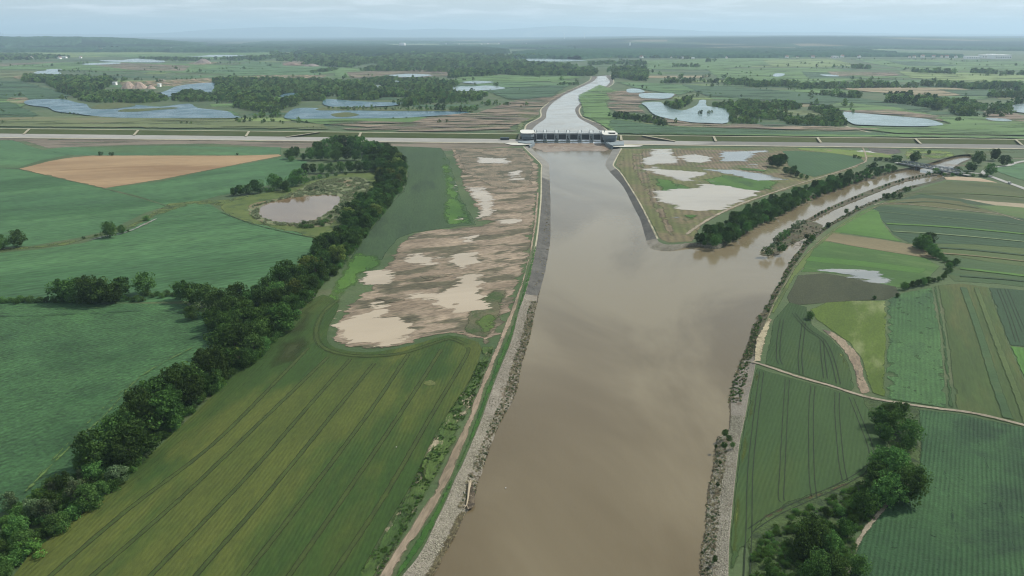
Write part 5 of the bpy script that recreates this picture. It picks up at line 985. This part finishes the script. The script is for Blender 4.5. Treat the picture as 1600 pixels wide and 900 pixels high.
if SPILL:
    gn_stuff('belt_trees_far', [p for p, h, k in SPILL], [[h, h, h] for p, h, k in SPILL], [BIG['oak'], BIG['mid']], 'farther trees and bushes of the belts', 5)
# shore scrub on the stone banks, reed clumps, weeds
def along(o, w, y0, y1, n, t0, t1, wl=WL):
    A = np.array(PP(o)); B = np.array(PP(w, wl)); I = [i for i, p in enumerate(o) if y0 <= p[1] <= y1]; rs = np.random.RandomState(n); L = np.linalg.norm(np.diff(A[I], axis=0), axis=1); cum = np.concatenate([[0], np.cumsum(L)]) / L.sum(); out = []
    for u in rs.rand(n):
        k = min(np.searchsorted(cum, u) - 1, len(I) - 2); k = max(k, 0); f = (u - cum[k]) / max(cum[k + 1] - cum[k], 1e-9); t = t0 + (t1 - t0) * rs.rand()
        a = A[I[k]] * (1 - f) + A[I[k + 1]] * f; b = B[I[k]] * (1 - f) + B[I[k + 1]] * f; p = a + (b - a) * t; p[2] = (wl * t) - .1; out.append(p)
    return np.array(out)
drab = BIG['drab']; gb = BIG['bushgrey']; bm = BIG['bushmid']
def scrub(pos, a, b, protos, label, seed): gn_stuff('shore_scrub', pos, np.random.RandomState(seed).uniform(a, b, len(pos)) ** 1.0, protos, label, seed)
scrub(along(lo, lw, 462, 800, 1800, .55, 1.02), .25, .8, [drab, drab, gb], 'grey-brown scrub on the left stone bank', 1)
scrub(along(lo, lw, 800, 960, 500, .82, 1.02), .3, .9, [drab, drab], 'thin scrub at the foot of the near left bank', 2)
scrub(along(ro, rw, 684, 1000, 1100, .5, 1.05), .2, .75, [drab, drab, gb], 'grey-brown scrub on the near right bank', 3)
scrub(along(ro, rw, 500, 632, 800, .35, 1.1), .25, .85, [drab, gb, bm], 'scrub on the middle right bank', 4)
scrub(along(ro, rw, 290, 500, 800, .1, 1.05), .4, 1.3, [gb, drab, bm], 'grass and scrub on the far right bank', 5)
scrub(along(lo, lw, 268, 458, 160, .4, 1.02), .3, .8, [drab], 'sparse tufts on the dark revetment', 6)
# stones
def stones(name, pos, a, b, mat, label, seed):
    rs = np.random.RandomState(seed); n = len(pos); O = np.array([(1, 0, 0), (0, 1, 0), (-1, 0, 0), (0, -1, 0), (0, 0, 1), (0, 0, -1)], float)
    T = np.array([(0, 1, 4), (1, 2, 4), (2, 3, 4), (3, 0, 4), (1, 0, 5), (2, 1, 5), (3, 2, 5), (0, 3, 5)])
    V = O[None] * rs.uniform(.6, 1.3, (n, 6, 1)) * rs.uniform(a, b, (n, 1, 1)) * np.array([1, 1, .7]); an = rs.rand(n) * 6.28; c, s = np.cos(an), np.sin(an)
    V = np.stack([V[..., 0] * c[:, None] - V[..., 1] * s[:, None], V[..., 0] * s[:, None] + V[..., 1] * c[:, None], V[..., 2]], 2) + np.asarray(pos)[:, None, :]
    Fc = (T[None] + (np.arange(n) * 6)[:, None, None]).reshape(-1, 3); me = quads_mesh(name, V.reshape(-1, 3), Fc, mat, np.repeat(rs.rand(n), 8)); return obj(name, me, kind='stuff', label=label)
stone_m = LEAF('stone', (84,80,71), (120,116,104), 0)
stones('riprap_stones', along(lo, lw, 640, 960, 9000, .0, 1.0) + [0, 0, .12], .18, .5, stone_m, 'pale riprap stones on the near left bank', 1)
stones('riprap_stones', along(lo, lw, 462, 640, 5000, .0, 1.0) + [0, 0, .12], .2, .5, stone_m, 'riprap stones on the middle left bank', 2)
stones('riprap_stones', along(ro, rw, 640, 1000, 9000, .0, 1.0) + [0, 0, .12], .18, .48, stone_m, 'riprap stones on the near right bank', 3)
stones('riprap_stones', along(no, nw, 378, 392, 2500, .0, 1.0) + [0, 0, .12], .2, .5, stone_m, 'riprap stones round the peninsula tip', 4)
def tufts(name, poly, n, h0, h1, protos, label, seed, z=.3, avoid=None):
    W = np.array([p[:2] for p in PP(poly)]); lo_, hi_ = W.min(0), W.max(0); rs = np.random.RandomState(seed); Q = lo_ + rs.rand(n * 4, 2) * (hi_ - lo_); Q = Q[inside(Q, W)]
    if avoid is not None: Q = Q[~inside(Q, avoid)]
    Q = Q[:n]
    Q = np.array([q for q in Q if mnoise.noise(Vector((q[0], q[1], seed)) / 6) > -.12]); gn_stuff(name, np.column_stack([Q, np.full(len(Q), z)]), rs.uniform(h0, h1, len(Q)), protos, label, seed)
bl = BIG['bushlight']
tufts('reed_clumps', [(395,322),(440,308),(470,296),(500,282),(560,277),(580,286),(572,306),(550,320),(525,350),(480,357),(412,350),(392,338)], 3800, .8, 1.7, [BIG['bushreed']], 'reed clumps round the brown pond', 21, 0, np.array(hole_pond))
tufts('tall_weeds', [(750,556),(770,548),(735,640),(700,708),(640,820),(600,890),(560,950),(520,940),(562,892),(602,826),(642,760),(670,698),(698,648),(734,596)], 2600, .25, .8, [bm, gb, bl], 'tall weeds between the cereal and the track', 22, .3)
tufts('tall_weeds', [(1200,830),(1240,800),(1300,778),(1350,755),(1384,712),(1400,700),(1436,740),(1384,790),(1344,838),(1325,900),(1315,980),(1165,980),(1175,870)], 1500, .5, 1.5, [bm, bl], 'rank weeds in the corner at the bottom right', 23, .3)
tufts('islet_scrub', [(1195,397),(1205,384),(1216,373),(1243,352),(1260,348),(1282,353),(1274,362),(1248,374),(1226,387),(1213,396)], 250, .4, 1.4, [drab, gb], 'low scrub on the muddy islet', 24, WL + .4)
tufts('island_scrub', [(184,175),(195,172),(230,171),(272,169),(276,171),(250,173),(215,176)], 80, 1, 2.5, [bm], 'scrub on the lake island', 25, .3)

W_ = np.array([p[:2] for p in PP(BELT)]); rs_b = np.random.RandomState(31); lo_, hi_ = W_.min(0), W_.max(0); Q = lo_ + rs_b.rand(60000, 2) * (hi_ - lo_); Q = Q[inside(Q, W_)][:3600]
gn_stuff('undergrowth', np.column_stack([Q, np.zeros(len(Q))]), 1.2 + 2.6 * rs_b.rand(len(Q)) ** 1.5, [bm, BIG['bush'], bl], 'undergrowth filling the long tree belt', 32)
ORD = 'first second third fourth fifth sixth seventh eighth ninth tenth eleventh twelfth thirteenth fourteenth fifteenth sixteenth seventeenth eighteenth nineteenth twentieth'.split()
same = {}
for o in COL.objects:
    if o.parent is None and o.get('category') in ('tree', 'bush'): same.setdefault(o['label'], []).append(o)
for lb, os_ in same.items():                                 # things sharing a description are told apart by their order across the view
    if 1 < len(os_) <= 20:
        for k, o in enumerate(sorted(os_, key=lambda o: to_px(o.location.x, o.location.y)[0])):
            w = lb.split(); w = [x for x in w if x not in ('green', 'dark', 'tight')] if len(w) > 12 else w
            if len(w) <= 13: o['label'] = ' '.join(w).rstrip(',') + ', ' + ORD[k] + ' from left'
# ------------------------------------------------------------------ islets in the right branch
isl = G('islet_mud', (84,78,60), (104,96,76), .06, (76,84,54), (.48,.62), .1, (.9,.35), soft=(.6,1.6,6), bump=.6)
sheet('islet', [(1186,399),(1196,388),(1212,374),(1240,351),(1262,345),(1287,352),(1280,362),(1262,372),(1245,380),(1228,388),(1218,398),(1204,400)], isl, z=WL + .25, wz=WL, sm=2, edge=3)
ribbon('spit', [(1262,346),(1300,326),(1340,309),(1380,293),(1412,282),(1450,274),(1478,270)], [8, 10, 12, 12, 12, 14, 18], isl, z=WL + .35, zz=WL)
ribbon('shoal', [(1280,352),(1262,368),(1246,382),(1236,396)], [8, 12, 10, 4], G('shoal_pebbles', (128,122,112), (160,154,144), .1, (90,82,64), (.5,.62), .2, (1.0,.3), soft=(1,6,7)), z=WL + .12, zz=WL)
# ------------------------------------------------------------------ driftwood
M_wood = SOLID('driftwood', (190,174,146), .8, .12, 3.0)
lg = obj('driftwood_trunk', None, label='pale barkless driftwood trunk stranded on the near left stone bank', cat='driftwood'); p0 = Vector(P(729, 790, -1.4)); lg.location = p0
q = Vector(P(734.0, 756, -.6)) - p0; sd_ = Vector((q.y, -q.x, 0)).normalized(); L = q.length
MB().tube([(0, 0, .2), q * .35 + sd_ * .12 + Vector((0, 0, .3)), q * .7 + Vector((0, 0, .35)), q], [.22, .34, .42, .62], 10).build('log', M_wood, lg)
MB().tube([q * .98, q * 1.0 + Vector((.5, .5, .5)), q * 1.01 + Vector((1.0, .8, .9))], [.5, .3, .1], 7).tube([q * .98, q + Vector((-.5, .7, .4)), q + Vector((-.9, 1.3, .6))], [.5, .25, .08], 7).tube([q, q + Vector((.1, 1.1, .3)), q + Vector((.3, 2.0, .3))], [.6, .45, .2], 8).build('root_plate', M_wood, lg)
for a, b in (((-1.2, -.9, .4), (-2.6, -1.0, .3)), ((.5, -1.2, .3), (.9, -2.4, .2)), ((-.5, -1.6, .5), (-1.0, -3.0, .6))): MB().tube([(0, 0, .2), a, b], [.18, .1, .04], 6).build('branch', M_wood, lg)
MB().tube([q * .45, q * .42 + sd_ * 1.2 + Vector((0, 0, .4)), q * .36 + sd_ * 1.9 + Vector((0, 0, .3))], [.16, .1, .04], 6).build('branch', M_wood, lg)
dbm = G('drift_debris', (98,88,72), (116,104,86), .1, (78,70,58), (.5,.62), .3, (1.6,.4), soft=(.3,1.0,3), bump=1)
sheet('drift_debris', [(728,750),(738,752),(742,764),(744,775),(745,788),(738,795),(726,796),(728,780),(722,768),(716,757)], dbm, z=-1.6, wz=-1.6, sm=2, edge=1.2)
wh = SOLID('white_plastic', (220,220,214), .5)
for x, y, s, n in ((724.4,770,.5,'white bottle on the stones beside the driftwood trunk'),(789,763,.55,'small white float drifting on the brown river'),(618.5,699,.5,'small white scrap lying in the olive cereal field')):
    o = MB().tube([(0, 0, .1), (s * .3, 0, .16), (s, .1, .12)], [.12, .22, .1], 8).build('litter_piece', wh, label=n, cat='litter'); z_ = WL + .03 if x > 780 else (oz if x < 650 else -1.4); o.location = P(x, y, z_)
# ------------------------------------------------------------------ small vehicle on the asphalt road
car = obj('white_van', None, label='small white van on the asphalt road at the right edge', cat='van'); car.location = P(1577.5, 287, .35); d = Vector(P(1600, 295)) - Vector(P(1560, 280)); car.rotation_euler = (0, 0, math.atan2(d.y, d.x))
MB().add([(-2.4,-.95,.3),(2.4,-.95,.3),(2.4,.95,.3),(-2.4,.95,.3),(-2.4,-.95,1.9),(1.1,-.9,1.9),(1.1,.9,1.9),(-2.4,.95,1.9),(2.35,-.95,1.05),(2.35,.95,1.05),(1.7,-.93,1.1),(1.7,.93,1.1)],
         [(0,3,2,1),(0,4,7,3),(4,5,6,7),(5,10,11,6),(10,8,9,11),(8,1,2,9),(0,1,8,10,5,4),(3,7,6,11,9,2)]).build('body', SOLID('white_paint', (226,226,222), .3, .02), car)
MB().add([(1.14,-.8,1.84),(1.68,-.82,1.16),(1.68,.82,1.16),(1.14,.8,1.84)], [(0,1,2,3)]).build('windscreen', dark_m, car).location = (.03, 0, .02)
for x in (-1.5, 1.5):
    for y in (-.85, .85): MB().tube([(x, y - .12, .33), (x, y + .12, .33)], [.33, .33], 12).build('wheel', SOLID('rubber', (30,30,30), .8), car)
# ------------------------------------------------------------------ gravel heaps and far buildings
heap_m = G('gravel_heap', (176,156,140), (196,176,160), .05, None, fine=(.2,.15), bump=.3)
def heap(x, y, w, h, l, m=heap_m, deep=.8):
    c = P(x, y); n = 14; k = scale_at(x, y); rx = w * k / 2; V = [(0, 0, h)]; Fc = []
    for j, (f, z) in enumerate(((.25, .93), (.55, .55), (1, 0))): V += [(math.cos(i * 2 * math.pi / n) * rx * f * random.uniform(.85, 1.15), math.sin(i * 2 * math.pi / n) * rx * f * deep * random.uniform(.85, 1.15), h * z - (.3 if z == 0 else 0)) for i in range(n)]
    for i in range(n):
        Fc.append((0, 1 + i, 1 + (i + 1) % n))
        for j in range(2): Fc.append((1 + j * n + i, 1 + (j + 1) * n + i, 1 + (j + 1) * n + (i + 1) % n, 1 + j * n + (i + 1) % n))
    o = obj('gravel_heap', mesh('gravel_heap', V, Fc, m), label=l, cat='heap'); o.location = c
heap(202, 138, 24, 21, 'leftmost pale pink gravel heap by the quarry lake'); heap(219, 138, 26, 19, 'second pale gravel heap behind the wood'); heap(236, 138.5, 15, 11, 'small third gravel heap by the quarry lake'); heap(318, 99, 30, 26, 'large grey heap on the far left meadow', G('grey_heap', (150,138,130), (168,156,148), .05, None, fine=(.1,.15)), .5)
heap(455, 102, 34, 16, 'low brown heap on the far meadow', G('brown_heap', (138,120,108), (156,138,124), .05, None, fine=(.1,.15)), .5); heap(488, 104, 30, 14, 'low grey spoil heap beside the brown one', G('grey_heap', 0, 0), .5); heap(709, 196, 22, 6, 'grey spoil heap on the bare ground before the channel', fmud, .6); heap(251, 126, 22, 5, 'flat-topped washing plant bank by the quarry', G('grey_heap', 0, 0), .5)
wall_m = SOLID('white_cladding', (290,290,286), .5, .03, .02); white_roof_m = SOLID('white_sheet_roof', (305,308,310), .5, .02, .02); roof_m = SOLID('grey_roof', (176,182,184), .5, .05, .02); red_m = SOLID('tile_roof', (140,100,84), .8, .1, .05); win_m = SOLID('hall_window', (84,94,104), .3, .1, .05)
def hall(x0, x1, y, h, l, deep=40, gable=False, rm=None, name='hall', zb=0):
    a, b = Vector(P(x0, y, zb)), Vector(P(x1, y, zb)); o = obj(name, None, label=l, cat='building'); o.location = a; o.rotation_euler = (0, 0, math.atan2(b.y - a.y, b.x - a.x)); L = (b - a).length
    MB().box((0, 0, -2), (L, deep, h)).build('wall', wall_m, o); r = MB()
    if gable: r.add([(-.5, -.5, h), (L + .5, -.5, h), (L + .5, deep + .5, h), (-.5, deep + .5, h), (-.5, deep / 2, h * 1.5), (L + .5, deep / 2, h * 1.5)], [(0, 1, 5, 4), (2, 3, 4, 5), (0, 4, 3), (1, 2, 5), (0, 3, 2, 1)])
    else: r.box((-1, -1, h), (L + 1, deep + 1, h + .8))
    r.build('roof', rm or white_roof_m, o); w = MB(); n = max(2, int(L / 14))
    for k in range(n): w.box((L * (k + .3) / n, -.2, h * .35), (L * (k + .7) / n, -.02, h * .6))
    w.build('window', win_m, o); return o
hall(1510,1531,92.5,18,'low white hall left of the big white halls'); hall(1534,1546,91.5,24,'white hall with taller block in the middle of the right works',50); hall(1546,1556,91.5,28,'taller white block between the works halls',50); hall(1555,1580,92.5,26,'longest bright white hall at the right works',90); hall(624,632,72,40,'bright white building on the far plain behind the dark forest',120)
hall(1302,1310,91,14,'white shed among far trees right of centre'); hall(64,70,91,12,'white house roof in the far left trees',20); hall(94,103,91,10,'pale long shed in the far left trees',20); hall(280,300,79.5,20,'row of white works roofs far left',60); hall(265,273,78.5,24,'white works block far left',60)
hall(1064,1069,92,12,'white house in the far hedge',20); hall(1081,1085,93,12,'pale house beside the far hedge',20); hall(355,360,79.5,18,'small white works block far left of centre',40)
hall(176,181,133,9,'small white hut left of the gravel heaps',12); hall(246,250,136,9,'small white hut right of the third gravel heap',12)
MB().tube([(0, 0, 0), (0, 0, 60)], [7, 6], 10).build('water_tower', wall_m, label='slim white tower above the far right forest', cat='tower').location = P(984, 74)
random.seed(5)
vill = [(x, y) for x in range(1000, 1500, 13) for y in (90.5,)] + [(x, 80.5) for x in range(150, 360, 12)] + [(x, 71.5) for x in range(880, 1180, 16)] + [(x, 91.5) for x in range(-10, 130, 12)] + [(x, 69) for x in range(640, 860, 18)]
hmw = mesh('house_wall', [(-6,-5,0),(6,-5,0),(6,5,0),(-6,5,0),(-6,-5,6),(6,-5,6),(6,5,6),(-6,5,6),(-6,0,10),(6,0,10)], [(0,1,5,4),(1,2,6,9,5),(2,3,7,6),(3,0,4,8,7)], wall_m)
hmr = mesh('house_roof', [(-6.6,-5.6,5.7),(6.6,-5.6,5.7),(6.6,0,10.2),(-6.6,0,10.2),(6.6,5.6,5.7),(-6.6,5.6,5.7)], [(0,1,2,3),(3,2,4,5)], red_m)
for i, (x, y) in enumerate(vill):
    if random.random() < .35: continue
    o = obj('village_house', None, label='tiny white far village house with a tiled roof', cat='house', group='far village houses'); c = P(x + random.uniform(-5, 5), y + random.uniform(-.8, .8)); s = random.uniform(1, 1.9) * (1 if y > 85 else 1.5)
    o.location = c; o.rotation_euler = (0, 0, random.uniform(0, 3)); o.scale = (s, s, s); obj('wall', hmw, o); obj('roof', hmr, o)
pole_m = SOLID('mast_grey', (120,130,140), .5)
def mast(x, yb, h, r, l, blades=False):
    o = obj('wind_turbine' if blades else 'radio_mast', None, label=l, cat='turbine' if blades else 'mast'); o.location = P(x, yb); MB().tube([(0, 0, 0), (0, 0, h)], [r, r * .5], 8).build('mast', pole_m if not blades else wall_m, o)
    if blades:
        for k in range(3):
            a = k * 2.094 + .4; MB().bar((0, -2, h), (math.cos(a) * h * .5, -2, h + math.sin(a) * h * .5), 3, 1).build('blade', wall_m, o)
mast(4, 66, 190, 3, 'left one of two thin masts at the far left horizon'); mast(7, 66, 175, 3, 'right one of two thin masts at the far left horizon'); mast(882, 64, 170, 5, 'far turbine on the horizon above the channel', True); mast(913, 64, 180, 5, 'far turbine right of the first on the horizon', True)

# ------------------------------------------------------------------ distant forests, hills and mountains
canopy = LEAF('canopy_far', (26,44,34), (46,68,46), 0)
def forest_slab(poly, h, label, px_step=2.2, seed=1, kind='stuff', base=0.0):
    """rolling canopy of a forest too far off to tell trees apart"""
    W = np.array([p[:2] for p in PP(poly)]); lo_, hi_ = W.min(0), W.max(0); st = max(14.0, math.sqrt((hi_ - lo_).prod() / 26000)); nx, ny = int((hi_[0] - lo_[0]) / st) + 2, int((hi_[1] - lo_[1]) / st) + 2
    gx, gy = np.meshgrid(lo_[0] + np.arange(nx) * st, lo_[1] + np.arange(ny) * st); Q = np.stack([gx.ravel(), gy.ravel()], 1); Q += (np.random.RandomState(seed).rand(*Q.shape) - .5) * st * .7
    D = segdist(Q, W) * np.where(inside(Q, W), 1, -1); wob = np.array([mnoise.noise(Vector((q[0], q[1], seed)) / 260) for q in Q]) * 60
    z = np.where(D + wob > st * .5, h * (.75 + .5 * np.random.RandomState(seed + 1).rand(len(Q))) + np.array([mnoise.noise(Vector((q[0], q[1], 3)) / 130) for q in Q]) * h * .35, -1.5)
    ids = np.arange(nx * ny).reshape(ny, nx); Fc = np.stack([ids[:-1, :-1].ravel(), ids[:-1, 1:].ravel(), ids[1:, 1:].ravel(), ids[1:, :-1].ravel()], 1); keep = (z[Fc] > 0).any(1); Fc = Fc[keep]
    me = quads_mesh('forest', np.column_stack([Q, z]), Fc, canopy, np.random.RandomState(seed + 2).rand(len(Fc))); return obj('far_forest', me, kind=kind, label=label)
for i, (poly, h, lb) in enumerate([([(-120,84),(0,82.5),(200,82),(400,82),(470,81),(440,79),(300,76),(100,76),(-120,77)], 24, 'far forest belt below the left hills'), ([(455,88),(480,79),(560,75.5),(640,75),(720,76),(780,79),(800,83),(775,86),(700,88),(600,90),(500,90)], 26, 'dark far forest block left of the channel head'),
 ([(800,92),(860,92),(900,93),(960,90),(1000,91),(1200,91),(1240,90),(1180,86),(1100,80),(960,78),(860,80),(800,84)], 20, 'dark forest belt beyond the right meadows'), ([(1200,89),(1300,89.5),(1400,89),(1460,89),(1500,91),(1500,88),(1420,86),(1300,83),(1200,84)], 16, 'village trees beyond the right fields'),
 ([(1000,83),(1180,84),(1260,82),(1400,84),(1350,79),(1180,77),(1020,78)], 18, 'forest strip in front of the right ridge'), ([(330,76),(480,77),(620,74.5),(600,71),(480,71),(360,72)], 24, 'forest strip on the far left plain'), ([(640,74),(780,75),(900,76),(860,72.5),(700,71.5)], 18, 'forest strip behind the dark block'), ([(1240,76),(1400,77),(1600,80),(1700,80),(1600,76),(1440,74),(1280,73)], 18, 'forest strip on the lower right ridge'), ([(380,70),(560,69),(760,68),(640,65.5),(420,66)], 24, 'blue forest band near the horizon')]): forest_slab(poly, h, lb, seed=i + 2)
s = NT('far_land'); g = s.n('ShaderNodeNewGeometry').outputs['Position']; vo = s.n('ShaderNodeTexVoronoi'); s.set(vo.inputs['Vector'], s.vm('MULTIPLY', g, (.0012, .0008, 0)).outputs[0]); vo.inputs['Scale'].default_value = 1.0
sx = s.n('ShaderNodeSeparateColor'); s.set(sx.inputs[0], vo.outputs['Color']); c = s.mix(sx.outputs[0], lin((54,82,54)), lin((104,112,80))); c = s.mix(s.rng(sx.outputs[1], .80, .86), c, lin((140,130,108)))
fo = s.noise(g, .00028, 6, .62, .6); c = s.mix(s.rng(fo, .43, .47), c, lin((34,52,38))); c = s.mix(s.rng(s.noise(g, .006, 3), .3, .7, .0, .35), c, lin((44,64,44))); b_ = s.n('ShaderNodeBsdfDiffuse'); s.set(b_.inputs[0], c); s.t.links.new(b_.outputs[0], s.n('ShaderNodeOutputMaterial').inputs[0]); far_m = s.m
def hill_h(px, r):
    km = r / 1000; sm_ = lambda a, b, v: (lambda t: t * t * (3 - 2 * t))(min(1, max(0, (v - a) / (b - a))))
    n = mnoise.fractal(Vector((px / 150, km / 2.5, 1)), .8, 2.2, 4); left = (1 - sm_(60, 420, px)) * sm_(-1100, -500, px) * sm_(7.6, 9.6, km) * (1 - .55 * sm_(11, 15, km)) * (120 + 34 * n)
    right = sm_(760, 1020, px) * (sm_(8.2, 10.5, km) * 34 + sm_(10.5, 13.5, km) * 62) * (1 + .12 * math.sin(px / 90)) + sm_(820, 1100, px) * sm_(9, 12, km) * 16 * n
    mid_ = (sm_(420, 600, px) * (1 - sm_(700, 900, px))) * sm_(15, 22, km) * 22 * (1 + n)
    return left + max(0, right) + mid_ - (6 * (1 - sm_(7.2, 8.4, km)))
pxs = np.linspace(-1100, 2700, 400); rs_ = np.concatenate([np.linspace(7200, 16000, 70), np.linspace(16500, 38000, 26)]); V = []; n = len(pxs)
for r in rs_:
    for px in pxs:
        ax = (px - 800) / (F_PX * 1.05); V.append((ax * r, r, hill_h(px, r)))
Fc = [(j * n + i, j * n + i + 1, (j + 1) * n + i + 1, (j + 1) * n + i) for j in range(len(rs_) - 1) for i in range(n - 1)]
obj('hills', mesh('hills', V, Fc, far_m, smoothf=True), kind='structure')
# wooded cap of the left ridge
V = []; n = 400; pl = np.linspace(-700, 470, n); rl = np.linspace(8200, 12500, 60); rr = np.random.RandomState(4)
for r in rl:
    for px in pl:
        ax = (px - 800) / (F_PX * 1.05); hh = hill_h(px, r); V.append((ax * r, r, hh + (8 + 12 * rr.rand() if mnoise.noise(Vector((px / 60, r / 900, 2))) > -.28 and hh > 20 else -8)))
ids = np.arange(n * 60).reshape(60, n); Fc = np.stack([ids[:-1, :-1].ravel(), ids[:-1, 1:].ravel(), ids[1:, 1:].ravel(), ids[1:, :-1].ravel()], 1)
obj('ridge_forest', quads_mesh('ridge_forest', np.array(V), Fc, canopy, rr.rand(len(Fc))), kind='stuff', label='blue wooded ridge at the upper left')
V = []; R0 = 42000; pm = np.linspace(-700, 2300, 300)
def mt(px):
    a = lambda c, w, h: h * math.exp(-((px - c) / w) ** 2)
    return 160 + R0 / F_PX * .8 * max(0, a(540, 90, 12) + a(420, 80, 9) + a(690, 60, 7) + a(645, 200, 2) + a(860, 110, 12) + a(1000, 120, 9) + a(330, 90, 6) + a(1250, 200, 4) - 1 + 1.2 * mnoise.fractal(Vector((px / 60, 0, 0)), .8, 2, 4))
for k, (dr, f) in enumerate(((0, 0), (1500, .55), (3500, 1), (7000, 0))):
    for px in pm: V.append(((px - 800) / (F_PX * 1.05) * (R0 + dr), R0 + dr, mt(px) * f))
Fc = [(j * 300 + i, j * 300 + i + 1, (j + 1) * 300 + i + 1, (j + 1) * 300 + i) for j in range(3) for i in range(299)]
obj('mountains', mesh('mountains', V, Fc, far_m, smoothf=True), kind='structure')

# ------------------------------------------------------------------ haze
hz = bpy.data.materials.new('haze'); hz.use_nodes = True; t = hz.node_tree; t.nodes.clear(); pv = t.nodes.new('ShaderNodeVolumePrincipled'); oo = t.nodes.new('ShaderNodeOutputMaterial')
pv.inputs['Color'].default_value = (.60, .82, 1.0, 1); pv.inputs['Density'].default_value = HAZE; pv.inputs['Anisotropy'].default_value = 0.15; t.links.new(pv.outputs[0], oo.inputs['Volume'])
hb = MB().box((-62000, -5000, -8), (62000, 62000, 760)).build('haze', hz, kind='stuff')
